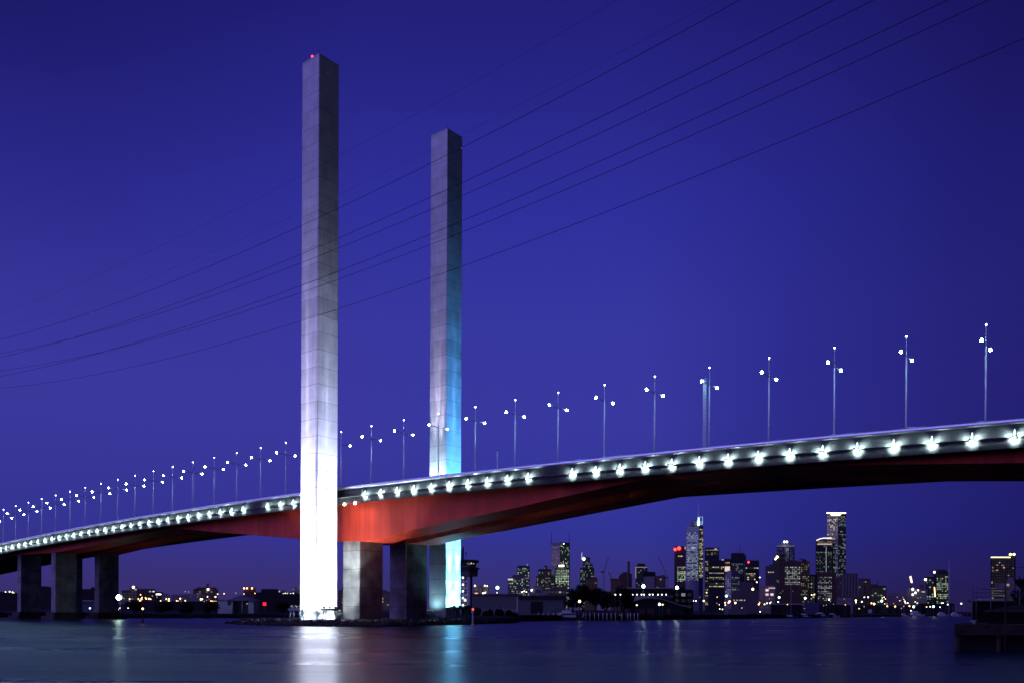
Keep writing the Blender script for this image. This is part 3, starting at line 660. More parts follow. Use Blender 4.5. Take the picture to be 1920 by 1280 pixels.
building('office_tower', 'flat-topped dark tower with two roof antennas behind the pale gridded block', 2300, [(1370, 1396, 1036.5)], M_GLASSD, dict(p=.45, pal='blue', br=.28, y=(1055, 1078), rowc=.2), extra=many(mastx(1388, 1016, 1037, .9, M_BROWN), mastx(1382, 1028, 1037, .6, M_BROWN), blockx(1396, 1400, 1040, 1050, M_PURPLE, 'annex', 4)))
building('office_tower', 'dark tower with yellow lit floors and one red roof light', 2200, [(1396.5, 1423, 1050.5)], M_GLASSD, [dict(p=.7, pal='yellow', br=.7, y=(1062, 1066), rowc=0), dict(p=.75, pal='yellow', br=.85, y=(1073, 1087), u=(.05, .75), rowc=.2)], extra=glowx(1403.5, 1053, 2.0, 'red'))
building('office_tower', 'pale lilac tower with a fine window grid and chamfered top', 1500, [(1359, 1387, 1076, 1371), (1363, 1384, 1070, 1371)], M_LILAC, dict(p=.35, pal='blue', br=.26, colw=3, rowh=3.2, y=(1080, 1118)))
building('low_block', 'low dark rectangular block right of the pale lilac tower', 1100, [(1385, 1413, 1092)], M_PURPLE)
building('warehouse', 'long low purple warehouse behind the orange lights at mid shore', 900, [(1373, 1423, 1107)], M_PURPLE)
building('brick_house', 'pinkish floodlit brick building with a pale left end, among the mid shore lights', 950, [(1423, 1453, 1099), (1423, 1430, 1095)], M_PINK, dict(p=.13, pal='pink', br=.8, colw=4, rowh=4), extra=bandx(1441, 1453, 1101, 1102.2, 'dim', 'roof_strip'))
building('office_block', 'purple block with yellow lit stairwell windows behind the pinkish brick building', 1900, [(1435, 1456, 1061)], M_PURPLE, dict(p=.6, pal='yellow', br=.9, u=(.2, .75), skip=.4, y=(1070, 1092)), extra=blockx(1443, 1455, 1057, 1061, M_BROWN))
building('office_tower', 'dark stepped tower with two bright lamps on its shoulder', 2250, [(1449, 1471, 1048), (1454, 1471, 1040)], M_GLASSD, dict(p=.08, pal='green', br=.4), extra=many(glowx(1457.2, 1043.2, 2.3, 'yellow'), glowx(1454, 1047.2, 1.5)))
building('office_tower', 'blue tower with a pyramid roof and twin bright lights on its tip', 2350, [(1456, 1490, 1024)], M_GLASSB, [dict(p=.85, pal='white', br=.5, u=(.5, .66), y=(1026, 1054)), dict(p=.25, pal='blue', br=.12)],
         extra=many(blockx(1457, 1489, 1016, 1024, M_GLASSB, 'pyramid_roof', 0, .45, 36), glowx(1470.6, 1014.8, 1.9), glowx(1475.4, 1014.8, 1.9), bandx(1456.5, 1489.5, 1022.4, 1023.0, 'faint', 'eaves_light')))
building('office_tower', 'broad brown block with a panel of lit windows, below the pyramid-roofed tower', 1700, [(1460, 1501, 1053), (1474, 1496, 1051)], M_BROWN, [dict(tier=0, p=.6, pal='white', br=.42, colw=3.2, rowh=3.4, u=(.27, .98), y=(1061, 1096), rowc=.15), dict(tier=0, p=.08, pal='warm', br=.12, y=(1098, 1128))])
def dome(o, D):
    q = MB(); c = at(1504.5, 1052, D + 12); q.ball(c, 8 * D / F, 12, 6, (1, 1, .75)); q.obj('dome', M_GLASSD, o)
building('domed_tower', 'brown tower with a dark dome left of the tall twin-step skyscraper', 1900, [(1497, 1518, 1052.5)], M_BROWN, dict(p=.35, pal='yellow', br=.22, colw=3.2), extra=dome)
building('low_block', 'dark low gap building between the domed tower and twin-step skyscraper', 2000, [(1516, 1532, 1077)], M_GLASSD, dict(p=.25, pal='yellow', br=.7, u=(.2, .7)))
def rialto(o, D):
    q = MB(); pts = [at(1531 + i * 1.5, 1012 - 4.2 * math.sin(min(1, i / 10) * math.pi / 2), D - 2) for i in range(20)]
    q.tube(pts, .8 * D / F, 5); q.obj('lit_arch', emis('crown_glow', (1, .97, .80), 1.6), o)
    bandx(1532, 1559, 1018.6, 1019.8, 'dim', 'lit_ledge', -1.5)(o, D)
    bandx(1549.5, 1585.5, 960.2, 961.8, 'yellow', 'lit_crown', -2)(o, D)
    q = MB(); a, b = at(1556, 962, D - 1), at(1578, 962, D - 1); c = at(1567, 966, D - 1)
    q.hexa([(a.x + 4, D - 1.5, c.z), (b.x - 4, D - 1.5, c.z), (b.x - 4, D - .5, c.z), (a.x + 4, D - .5, c.z), (a.x, D - 1.5, a.z), (b.x, D - 1.5, a.z), (b.x, D - .5, a.z), (a.x, D - .5, a.z)]); q.obj('crown_soffit', emis('crown_soffit_glow', (1, .95, .7), 1.6), o)
    bandx(1548.5, 1549.2, 1023, 1075, 'faint', 'corner_strip', -1.5)(o, D)
building('skyscraper', 'twin-step skyscraper with glowing crowns, the tallest on the right', 2300, [(1529, 1561, 1012.5), (1549.5, 1585.5, 962, 1571)], M_GLASSD,
         [dict(tier=0, p=.3, pal='green', br=.28, rowh=4, y=(1036, 1075)), dict(tier=0, p=.95, pal='green', br=.35, y=(1033, 1036), rowc=0), dict(tier=0, p=.9, pal='warm', br=.35, y=(1012, 1024), u=(.1, .98)),
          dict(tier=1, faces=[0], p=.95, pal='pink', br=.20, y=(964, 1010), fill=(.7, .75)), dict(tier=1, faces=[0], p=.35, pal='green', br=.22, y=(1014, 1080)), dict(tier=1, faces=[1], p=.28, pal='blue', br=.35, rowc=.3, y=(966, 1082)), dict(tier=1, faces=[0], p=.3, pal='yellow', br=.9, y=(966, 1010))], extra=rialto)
building('office_block', 'brown block dotted with many small windows, before the twin-step skyscraper', 1500, [(1532, 1561, 1075), (1545, 1568, 1072.5)], M_BROWN, [dict(tier=0, p=.5, pal='white', br=.3, colw=2.6, rowh=2.9, rowc=.15, y=(1080, 1126))])
building('low_block', 'purple block with dim windows right of the many-windowed brown block', 1600, [(1561, 1579, 1084)], M_PURPLE, dict(p=.2, pal='warm', br=.2))
def ribs(x0, x1, y0, y1, n):
    def f(o, D):
        for i in range(n):
            x = x0 + (x1 - x0) * i / (n - 1); blockx(x - .9, x + .9, y0, y1, M_LILAC, 'pilaster', -1.2, 1, 1.4)(o, D)
    return f
building('office_block', 'pale block with tall vertical piers right of the twin-step skyscraper', 1300, [(1579, 1609, 1075.5), (1577, 1587, 1083.5)], M_PURPLE, extra=ribs(1580, 1608, 1077, 1118, 6))
building('office_block', 'slightly lower pale block with a dark right half, beside the block with vertical piers', 1350, [(1608, 1632, 1085)], M_PURPLE, dict(p=.07, pal='warm', br=.35), extra=ribs(1609, 1618, 1086, 1120, 3))
building('low_block', 'dark slab with a sloping roof and a few lit windows near the right marina', 1300, [(1632, 1662, 1098.5), (1632, 1646, 1096)], M_BROWN, dict(p=.12, pal='green', br=.4, rowh=3), extra=mastx(1648.5, 1087, 1098, .5, M_ROOF))
building('terminal_building', 'long low building behind the marina lights at right', 1250, [(1662, 1702, 1113.5), (1672, 1690, 1111.5)], M_LILAC, dict(p=.05, pal='warm', br=.2))
building('low_block', 'low blocks with scattered bright lamps left of the green-windowed tower', 1350, [(1697, 1738, 1105), (1697, 1707, 1103)], M_LILAC, dict(p=.06, pal='white', br=.9), extra=many(glowx(1711.3, 1103.7, 2.0), glowx(1716.5, 1110.3, 1.6), glowx(1721.5, 1105.5, 1.2), glowx(1711.3, 1113.8, 1.5), bandx(1728, 1734, 1108, 1109.3, 'dim'), blockx(1722, 1733, 1096, 1105, M_PURPLE)))
building('apartment_tower', 'shorter dark tower attached left of the round-topped green-windowed tower', 1500, [(1735, 1752, 1082)], M_GLASSD, dict(p=.25, pal='blue', br=.35), extra=glowx(1735.2, 1085.6, 2.2))
def roundtop(o, D):
    q = MB(); a, b = at(1750.5, 1073, D), at(1778, 1067, D); q.prism([(a.x, D + 1), (b.x, D + 1), (b.x, D + 16), (a.x, D + 16)], a.z, b.z, .82); q.obj('upper_storeys', M_GLASSD, o)
    glowx(1752, 1071.8, 1.8, 'white')(o, D)
    q = MB(); p0, p1 = at(1752, 1100, D - 1), at(1753.5, 1118, D - 1); q.tube([p0, p1], .5, 5); q.obj('lit_strip', GL['orange'], o)
building('apartment_tower', 'round-topped tower full of green lit windows near the tall thin mast', 1450, [(1750, 1778.5, 1073)], M_GLASSD, dict(p=.5, pal='green', br=.5, colw=2.6, rowh=2.8, u=(.2, .98), rowc=.25), extra=roundtop)
building('hotel_tower', 'dark hotel with a glowing yellow roof edge at far right', 1100, [(1857, 1903, 1044), (1890, 1904, 1037.5)], M_GLASSD,
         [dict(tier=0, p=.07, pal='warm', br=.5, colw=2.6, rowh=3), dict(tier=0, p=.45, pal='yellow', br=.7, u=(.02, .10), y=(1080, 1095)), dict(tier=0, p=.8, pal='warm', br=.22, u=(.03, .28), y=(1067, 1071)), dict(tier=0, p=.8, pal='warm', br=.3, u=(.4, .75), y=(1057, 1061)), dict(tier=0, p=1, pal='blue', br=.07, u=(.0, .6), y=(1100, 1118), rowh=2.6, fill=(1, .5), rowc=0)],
         extra=many(bandx(1858, 1894, 1043.3, 1044.4, 'yellow'), glowx(1894.7, 1038.4, 1.9, 'yellow'), glowx(1901.3, 1038.2, 2.1, 'yellow'), blockx(1866, 1869.5, 1093, 1104, M_LILAC, 'bay', -.5, 1, 1), blockx(1871.5, 1884, 1093, 1104, M_LILAC, 'bay', -.5, 1, 1)))
building('low_block', 'grey slab block standing before the hotel with the yellow roof edge', 800, [(1885, 1902, 1089), (1889, 1899, 1084.5)], M_LILAC, dict(p=.05, pal='warm', br=.4))
# lit sign spire
def sign_mast():
    D = 1200; b = at(1708, 1103, D); o = thing('lit_mast', 'slim mast with a tilted glowing orange strip above the low right blocks', 'mast', (b.x, D, 0)); q = MB()
    q.tube([(b.x, D, 0), (b.x, D, zat(1708, 1091, D))], .5, 6); q.obj('pole', M_DARKMET, o); q = MB(); q.tube([at(1706.9, 1079.5, D), at(1709.6, 1091.5, D)], 1.1, 6); q.obj('lit_strip', emis('strip_glow', (1, .55, .35), 3.5), o)
sign_mast()
def thin_mast(label, x, y0, D, r, m=None, ybase=None):
    b = at(x, 1140, D); q = MB(); z = zat(x, y0, D); q.tube([(b.x, D, 0), (b.x, D, z * .6), (b.x, D, z)], r, 6, r * .4); return tag(q.obj('mast', m or M_WHITE, None, (b.x, D, 0)), label, 'mast')
thin_mast('tall thin pale mast right of the green-windowed tower', 1779.3, 1051, 900, .32)
# cranes
def crane(label, xb, yb, xt, yt, xj, yj, D):
    o = thing('tower_crane', label, 'crane', (at(xb, yb, D).x, D, 0)); q = MB()
    def lat(a, b, wd, n):
        a, b = Vector(a), Vector(b); d = (b - a).normalized(); s_ = d.cross(Vector((0, 1, 0))).normalized() * wd / 2
        q.tube([a + s_, b + s_], .22, 4); q.tube([a - s_, b - s_], .22, 4)
        for i in range(n):
            p, r = a + (b - a) * i / n, a + (b - a) * (i + 1) / n; q.tube([p + s_ * (1 if i % 2 else -1), r - s_ * (1 if i % 2 else -1)], .14, 4)
    base = at(xb, yb, D); base.z = 0; tp = at(xt, yt, D); jb = at(xj, yj, D)
    lat(base, tp, 2.2, 16); q.obj('tower_frame', M_BROWN, o); q = MB(); lat(tp, jb, 1.8, 18); q.obj('jib', M_BROWN, o)
    q = MB(); q.box(tp + Vector((-2, 0, .8)), (6, 3, 2.6)); q.obj('counterweight', M_ROOF, o)
crane('luffing crane with a steep raised jib right of the white-spired tower', 1132, 1140, 1132, 1072, 1141, 1043, 1700)
crane('crane with a folded angular jib above the low brick blocks', 1149, 1140, 1149, 1087, 1141, 1071, 1600)
crane('faint crane with its jib raised leftward, left of the red-lit tower', 1252, 1140, 1252, 1083, 1234.5, 1042, 1900)
# ------------------------------------------------------------------ lamps on the shores
LN = [0]
def lamp(x, y, D, kind, d, label, group=None, pole=True, zb=1.6):
    c = at(x, y, D); r = d * (.36 if kind == 'white' else .40) * D / F; o = thing('street_light', label, 'street light', (c.x, D, zb), group)
    q = MB(); q.ball(c, r, 8, 4); q.obj('lamp', GL[kind], o)
    if kind == 'star':
        q = MB(); q.ball((c.x, D + r * 1.05, c.z), r * 1.5, 10, 5, (1, .3, 1)); q.obj('light_shield', M_DARKMET, o)  # disc added behind the lamp to keep its light off the piers
    q = MB(); h_ = max(.4, c.z - zb); q.tube([(c.x, D + r * (.3 if kind != 'star' else 1.6), zb - .6), (c.x, D + r * (.3 if kind != 'star' else 1.6), c.z)], min(.11, .0002 * D + .03), 5); q.obj('pole', M_DARKMET, o)
    return o
def zx7(x, y): return 240 + x / 5.647, 1080 + y / 5.647
for x, y in ((17, 238), (110, 237), (143, 237), (125, 255), (193, 237), (222, 235), (345, 258), (372, 265), (398, 270), (424, 276), (447, 282), (405, 238), (432, 237), (432, 255), (515, 257), (553, 233), (560, 265), (606, 255), (620, 270), (770, 237), (785, 240), (770, 265), (877, 260), (912, 267), (932, 265), (530, 262)):  # the slanting run of lamps stands in for a car light trail
    X, Y = zx7(x, y); lamp(X, Y, 720, 'orange', 2.6 if x not in (143, 222, 432, 785, 553, 912) else 3.4, 'small orange light among the dark low buildings of the left shore', 'orange street lights on the left shore')
for x, y, k, d in ((842, 213, 'white', 2.6), (926, 215, 'white', 3.2), (808, 265, 'white', 2.4), (258, 205, 'dim', 2), (306, 218, 'dim', 2), (605, 160, 'dim', 2), (1142, 175, 'dim', 2), (640, 163, 'dim', 2)):
    X, Y = zx7(x, y); lamp(X, Y, 780, k, d, 'small white lamp among the low roofs of the left shore', 'white lamps on the left shore')
for x, y in ((10, 1109), (18, 1108.5), (23.5, 1109.5), (26, 1111)): lamp(x, y, 640, 'yellow', 2.6, 'warm lamp in the cluster at the far left edge, left of all piers', 'warm lamps at the far left edge')
lamp(146.5, 1119, 560, 'yellow', 3.4, 'single yellow lamp between the two big left bridge piers')
lamp(142.5, 1128, 520, 'cyan', 3, 'small cyan lamp under the canopy between the left bridge piers')
for x in (152, 168.5): lamp(x, 1139.6, 480, 'green', 3.2, 'greenish low lamp in the pair seen between the left bridge piers', 'low greenish lamp pair between the piers')
for x, y, d in ((222, 1141.5, 2.2), (225, 1139, 2.2), (240, 1139, 2.4), (247, 1140, 1.6), (238, 1151.5, 2.2)): lamp(x, y, 470, 'white', d, 'low white lamp by the water just right of the rightmost dark left pier', 'low white lamps by the left shore')
lamp(222.5, 1119.2, 333, 'star', 12, 'dazzling white floodlamp beside the rightmost dark left pier, brightest light at left', zb=.3)
lamp(524, 1108, 900, 'dim', 3, 'pale roof-level lamp beside the flat dark shed left of the near tower')
for i, x in enumerate((527, 531, 535, 540, 545, 550, 555)): lamp(x, 1113 - (i % 3) * .8, 820, 'white', 2.1, 'white lamp in the row just left of the near tower', 'row of white lamps left of the near tower')
_r = random.Random(77)
for i in range(26):
    X = _r.uniform(236, 556); Y = _r.uniform(1111, 1129)
    if 405 < X < 480 and Y > 1113: continue
    if _r.random() < .6: lamp(X, Y, 715, 'orange', _r.uniform(1.6, 2.3), 'small orange light among the dark low buildings of the left shore', 'orange street lights on the left shore')
    else: lamp(X, Y, 775, 'dim', _r.uniform(1.5, 2.2), 'small white lamp among the low roofs of the left shore', 'white lamps on the left shore')
for i in range(34):
    X = _r.uniform(1310, 1800); Y = _r.uniform(1118, 1140)
    if _r.random() < .5: lamp(X, Y, 560 if X < 1500 else 640 if X < 1590 else 910, 'orange', _r.uniform(1.4, 2.1), 'tiny orange lamp scattered along the marina shore', 'tiny orange lamps of the marina shore')
    else: lamp(X, Y, 560 if X < 1500 else 640 if X < 1590 else 910, 'dim', _r.uniform(1.5, 2.2), 'tiny pale lamp scattered along the marina shore', 'tiny pale lamps of the marina shore')
# left shore buildings
def lowb(name, label, D, tiers, m, win=None, extra=None): return building(name, label, D, tiers, m, win, 'building', 0, extra)
lowb('warehouse', 'dark flat warehouse seen between the two leftmost bridge piers', 700, [(64, 99, 1101), (70, 90, 1100)], M_ROOF)
lowb('warehouse', 'dark warehouse seen between the middle and right left-shore piers', 690, [(132, 182, 1105), (170, 182, 1102)], M_ROOF)
lowb('canopy_building', 'low building with a pale curved canopy between the left bridge piers', 500, [(145, 178, 1126)], M_NAVY, extra=blockx(144, 179, 1124, 1127, M_LILAC, 'canopy', -2, .9, 8))
lowb('low_block', 'long low dark shed at the far left edge', 620, [(-30, 38, 1112), (-30, 12, 1110)], M_ROOF)
lowb('apartment_block', 'dark apartment block with one bright roof lamp, first on the left hill', 1400, [(244, 258, 1099.5), (228, 246, 1107)], M_BROWN, dict(p=.1, pal='white', br=.6), extra=glowx(250, 1100, 2.2))
lowb('low_block', 'low block with a bright row of windows on the left hill', 1300, [(256, 292, 1104.5)], M_BROWN, dict(p=.95, pal='white', br=1.2, y=(1106, 1110), u=(.62, .97), rowc=0))
lowb('low_block', 'low block with one bright white window strip left of the orange lights', 1150, [(290, 306, 1110.5)], M_ROOF, extra=bandx(293, 302, 1112.6, 1114.2, 'white', 'lit_window'))
lowb('church_building', 'broad hilltop building with a small dark turret on the left skyline', 1500, [(362, 409, 1104), (368, 406, 1101.5), (386.5, 392, 1095)], M_BROWN, dict(tier=0, p=.15, pal='warm', br=.3), extra=many(glowx(390, 1104.2, 2.0), mastx(389, 1092, 1096, .7, M_ROOF, 'finial')))
lowb('long_block', 'long low pale purple building with a row of dim windows on the left shore', 950, [(320, 383, 1114.5)], M_LILAC, dict(p=.3, pal='pink', br=.12, y=(1115, 1119)))
lowb('low_block', 'small purple house at the right end of the orange lights, left shore', 980, [(303, 318, 1115), (306, 315, 1113)], M_LILAC)
lowb('apartment_block', 'brown apartment block with three roof lamps on the left skyline', 1450, [(457, 480, 1102.5), (460, 476, 1101)], M_BROWN, extra=many(glowx(457.5, 1102, 1.4, 'orange'), glowx(463, 1102, 1.4, 'orange'), glowx(472.5, 1102, 1.4, 'orange')))
lowb('warehouse', 'long flat-roofed black shed on the skyline left of the near tower', 1000, [(489, 522, 1105), (476, 560, 1111)], M_ROOF)
lowb('apartment_block', 'pale block on the skyline close against the near tower', 1450, [(547, 562, 1102), (524, 536, 1107)], M_LILAC, dict(tier=0, p=.4, pal='white', br=.7, y=(1102.5, 1105)))
lowb('warehouse', 'large black waterfront warehouse behind the red sign', 560, [(478, 575, 1113.5)], M_ROOF)
lowb('warehouse', 'black waterfront warehouse stretching left of the porch house', 640, [(236, 420, 1127)], M_ROOF)
lowb('brick_block', 'small reddish block glimpsed between the near tower and the near pier', 1200, [(634, 645, 1107), (640, 652, 1103)], M_BROWN, dict(p=.15, pal='warm', br=.4))
lowb('low_block', 'dim block with a few lights glimpsed between the two main piers', 1200, [(702, 742, 1110), (716, 726, 1107)], M_PURPLE, dict(p=.12, pal='warm', br=.5))
def red_sign():
    D = 430; c = at(496, 1131.5, D); o = thing('lit_sign', 'glowing red square sign on the dark left bank', 'sign', (c.x, D, 1.5)); r = 3.1 * D / F
    q = MB(); q.box(c, (2 * r, .25, 2 * r)); q.obj('panel', emis('red_sign_glow', (1, .02, .03), 1.3), o); q = MB(); q.box(c + Vector((0, .2, 0)), (2.3 * r, .12, 2.3 * r)); q.obj('frame', M_ROOF, o); q = MB(); q.tube([(c.x, D + .3, 0), (c.x, D + .3, c.z)], .08, 6); q.obj('pole', M_DARKMET, o)
red_sign()
def porch_house():
    D = 445; px = D / F; a = at(428, 1147, D); o = thing('porch_house', 'white waterfront house with gabled porch and pale columns on the left bank', 'house', (at(450, 1147, D).x, D, 1.2))
    X = lambda x: at(x, 1130, D).x; Z = lambda y: zat(450, y, D)
    q = MB(); q.prism([(X(410), D - 1), (X(436), D - 1), (X(436), D + 8), (X(410), D + 8)], 0, Z(1125.5)); q.obj('wall', M_WHITE, o)
    q = MB(); q.prism([(X(466), D - .5), (X(476), D - .5), (X(476), D + 8), (X(466), D + 8)], 0, Z(1126)); q.obj('wall', M_WHITE, o)
    q = MB(); q.prism([(X(436.2), D + 3), (X(465.8), D + 3), (X(465.8), D + 8), (X(436.2), D + 8)], 0, Z(1125.7)); q.obj('recessed_wall', M_GREY, o)
    q = MB(); e = .8
    for x0, x1, xp in ((426, 479, 450),):
        q.v += [Vector((X(x0), D - 2, Z(1125))), Vector((X(x1), D - 2, Z(1125))), Vector((X(xp), D + 1, Z(1114.5))), Vector((X(x0), D + 10, Z(1125))), Vector((X(x1), D + 10, Z(1125))), Vector((X(xp), D + 8, Z(1114.5)))]
        for f in ((0, 1, 2), (4, 3, 5), (1, 4, 5, 2), (3, 0, 2, 5), (0, 3, 4, 1)): q.face(list(f))
    q.obj('roof', M_GREY, o)
    q = MB(); q.prism([(X(410) - .4, D - 1.4), (X(430), D - 1.4), (X(430), D + 8.4), (X(410) - .4, D + 8.4)], Z(1125.4), Z(1123.5), .9); q.obj('side_roof', M_GREY, o)
    for x in (437.5, 455.5):
        q = MB(); q.tube([(X(x), D - 1.3, 0), (X(x), D - 1.3, Z(1125.2))], .2, 8); q.obj('column', M_WHITE, o)
    q = MB(); q.box((X(431), D - 1.05, Z(1130)), (1.6, .08, 2.2)); q.obj('window', M_GLASSD, o); q = MB(); q.ball((X(464.5), D - 1.2, Z(1131)), .25, 8, 4); q.obj('porch_lamp', GL['dim'], o)
porch_house()
# channel markers standing in the water
def marker(label, x, ytop, ybase, kind, d, m):
    p = gnd(x, ybase); D = p.y; zt = zat(x, ytop, D); o = thing('channel_marker', label, 'channel marker', (p.x, D, 0)); q = MB(); q.tube([(p.x, D, -1), (p.x, D, zt - .5)], .22, 8, .16); q.obj('pile', m, o)
    q = MB(); q.tube([(p.x, D, zt - 1.0), (p.x, D, zt - .45)], .42, 8); q.tube([(p.x, D, -.3), (p.x, D, .35)], .5, 8, .4); q.obj('collar', m, o); q = MB(); q.ball((p.x, D, zt), d * .42 * D / F, 8, 5); q.obj('lamp', GL[kind], o); return o
marker('channel marker post with an orange-white light near the left bank', 267.5, 1140.3, 1167, 'orange', 4.4, M_TIMBER)
marker('pale channel marker post with a red light beside the far tower', 886.5, 1141.5, 1171, 'red', 4.6, M_WHITE)
# ------------------------------------------------------------------ port control tower
def control_tower():
    D = 420; px = D / F; xc = 871; c = at(xc, 1145, D); o = thing('control_tower', 'dark port control tower with overhanging glazed cab, just right of the far tower', 'control tower', (c.x, D, 1.5)); Z = lambda y: zat(880, y, D)
    def oct(r, z): return [Vector((c.x + r * px * math.cos(math.pi / 8 + k * math.pi / 4), D + r * px * math.sin(math.pi / 8 + k * math.pi / 4), z)) for k in range(8)]
    def lo(rs, m, nm, par=o): q = MB(); q.loft([oct(r, Z(y)) for r, y in rs]); return q.obj(nm, m, par)
    lo([(21, 1080), (26, 1079), (26.5, 1072.5)], M_GREY, 'lower_deck'); lo([(27, 1072.3), (27, 1066)], M_GLASSD, 'lower_cab'); lo([(31, 1065.8), (29, 1063.6)], M_ROOF, 'lower_roof')
    lo([(22, 1063.4), (23, 1060)], M_GREY, 'upper_deck'); cab = lo([(23, 1059.8), (27, 1052.2)], M_GLASSD, 'cab'); lo([(30, 1052), (27, 1049.5), (10, 1048.6)], M_ROOF, 'roof')
    for x, y, r in ((877, 1055.6, .7), (883.5, 1055.2, 1.5), (888, 1055.8, .9), (880, 1057, .6)):
        q = MB(); p = at(x, y, D - 27 * px); q.ball(p, r * px, 6, 4); q.obj('lit_console', GL['dim'], cab)
    for dx, dy in ((12.5, -4), (-12.5, -4), (0, 13)):
        q = MB(); q.tube([(c.x + dx * px, D + dy * px, 0), (c.x + dx * px, D + dy * px, Z(1079))], 2.3 * px, 8); q.obj('column', M_ROOF, o)
    q = MB(); st_ = MB(); x0, x1, zz = -7, 6, 1.5; i = 0     # open stair tower
    for a, b in ((x0, -9), (x1, -9), (x0, 3), (x1, 3)): q.tube([(c.x + a * px, D + b * px, 0), (c.x + a * px, D + b * px, Z(1079))], .14, 5)
    while zz < Z(1082):
        a, b = (x0, x1) if i % 2 else (x1, x0); q.tube([(c.x + a * px, D - 9 * px, zz), (c.x + b * px, D - 9 * px, zz + 1.6)], .12, 4); q.tube([(c.x + x0 * px, D - 9 * px, zz), (c.x + x1 * px, D - 9 * px, zz)], .1, 4); zz += 1.6; i += 1
    q.obj('stair_frame', M_GALV, o)
    for y in (1082, 1095, 1107.5, 1120, 1133.5):
        q = MB(); q.ball(at(868, y, D - 10 * px), 1.25 * px, 8, 4); q.obj('stair_light', GL['white'], o)
    q = MB(); q.tube([(c.x - 3.5 * px, D, Z(1049)), (c.x - 3.5 * px, D, Z(1024.5))], .5, 6); q.obj('mast', M_ROOF, o)
    q = MB(); q.tube([(c.x + 2 * px, D, Z(1049)), (c.x + 2 * px, D, Z(1038))], .1, 5); q.ball((c.x + 2 * px, D, Z(1036.5)), 1.7 * px, 8, 5); q.obj('radar_ball', M_ROOF, o)
control_tower()
lamp(872, 1124, 400, 'yellow', 5, 'warm yellow lamp at the foot of the port control tower')
# sheds beside it
building('storage_shed', 'large grey storage shed with a pale base strip, right of the control tower', 400, [(885, 970, 1114.5)], M_GREY, extra=many(blockx(885, 970, 1141, 1150, M_LILAC, 'base_wall', -.35, 1, .4), blockx(884, 971, 1112.2, 1115.5, M_BROWN, 'roof', -.6, .97, 24), blockx(969, 970.4, 1120, 1146, M_WHITE, 'corner_post', -.5, 1, .4), blockx(942.5, 946.5, 1137, 1141, M_LILAC, 'hatch', -.5, 1, .3)))
building('storage_shed', 'low dark blue-grey shed left of the black trees', 395, [(970.6, 1062, 1122)], M_GREY, extra=many(blockx(971, 1063, 1115.5, 1122.5, M_ROOF, 'roof', -.8, .96, 26), blockx(995, 1017, 1127, 1149, M_ROOF, 'doorway', -.3, 1, .5), blockx(1032, 1034, 1136, 1143, M_LILAC, 'door', -.4, 1, .3), blockx(1035.5, 1038, 1136, 1143, M_LILAC, 'door', -.4, 1, .3)))
building('roof_block', 'pale plant building with a small white spire above the sheds', 600, [(995, 1028, 1111), (999, 1017, 1099)], M_LILAC, dict(tier=1, p=.5, pal='blue', br=.15, colw=3), extra=many(mastx(997, 1099, 1113, .35, M_WHITE), glowx(997, 1105.5, 1.7), blockx(994.5, 999, 1110, 1115, M_LILAC, 'corner_pier', -1, 1, 2), blockx(1020, 1027.5, 1110, 1115, M_LILAC, 'corner_pier', -1, 1, 2)))
building('low_block', 'dim low block with a row of lit windows above the shed roofs', 900, [(1017, 1062, 1105)], M_PURPLE, dict(p=.35, pal='yellow', br=.8, y=(1106, 1112)))
lamp(932.7, 1100.8, 520, 'green', 7.5, 'large pale green lamp globe above the grey storage shed roof')
lamp(932.2, 1110.4, 530, 'white', 2.4, 'small flat white lamp directly below the big pale green globe')
for x, y in ((979, 1109), (983, 1107.5), (987, 1109)): lamp(x, y, 640, 'white', 2.6, 'bright white roof lamp in the trio left of the white spire', 'trio of roof lamps')
lamp(1057, 1120.6, 396, 'red', 4.6, 'red lamp on the roof end of the low shed, beside the trees')
lamp(1086.6, 1126.5, 372, 'yellow', 6, 'round yellow lamp before the black trees')
# ------------------------------------------------------------------ trees
def tree(label, x, D, ytop, wpx, seed, n=1500, name='tree'):
    rng = random.Random(seed); b = at(x, 1140, D); zt = zat(x, ytop, D); rw = wpx * D / F / 2; o = thing(name, label, 'tree', (b.x, D, 1.8)); q = MB()
    q.tube([(b.x, D, 1.2), (b.x + rng.uniform(-.3, .3), D, zt * .35), (b.x + rng.uniform(-.6, .6), D, zt * .7)], .35, 8, .15)
    lobes = []
    for i in range(10):
        a = rng.uniform(0, 6.28); rr = rw * rng.uniform(.15, .68); z = 1.8 + (zt - 1.8) * rng.uniform(.38, .82); lobes.append((Vector((b.x + rr * math.cos(a), D + rr * math.sin(a), z)), rw * rng.uniform(.32, .52)))
        q.tube([(b.x, D, zt * .4), lobes[-1][0]], .14, 5, .05)
    lobes.append((Vector((b.x, D, zt - rw * .42)), rw * .42))
    q.obj('trunk', M_BARK, o); q = MB()
    for i in range(n):
        c, r = rng.choice(lobes); d = Vector((rng.gauss(0, 1), rng.gauss(0, 1), rng.gauss(0, .85))).normalized(); p = c + d * r * rng.uniform(.55, 1.08)
        if p.z < 2.2: continue
        u = Vector((rng.gauss(0, 1), rng.gauss(0, 1), rng.gauss(0, 1))).normalized(); v = u.cross(d).normalized(); s_ = rng.uniform(.28, .62)
        q.quad([p - u * s_, p - v * s_ * .6, p + u * s_, p + v * s_ * .6])
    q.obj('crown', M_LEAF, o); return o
tree('black tree at the left end of the dark clump right of the sheds', 1074, 388, 1103, 38, 1)
tree('tallest round black tree of the dark waterfront clump', 1092, 392, 1093, 52, 2, 2200)
tree('broad black tree right of the tallest one in the dark clump', 1116, 396, 1099, 50, 3, 2000)
tree('lower black tree in the middle right of the dark clump', 1139, 392, 1107, 46, 4, 1800)
tree('black tree at the right end of the dark clump, below the chimney', 1164, 388, 1097, 42, 5, 1800)
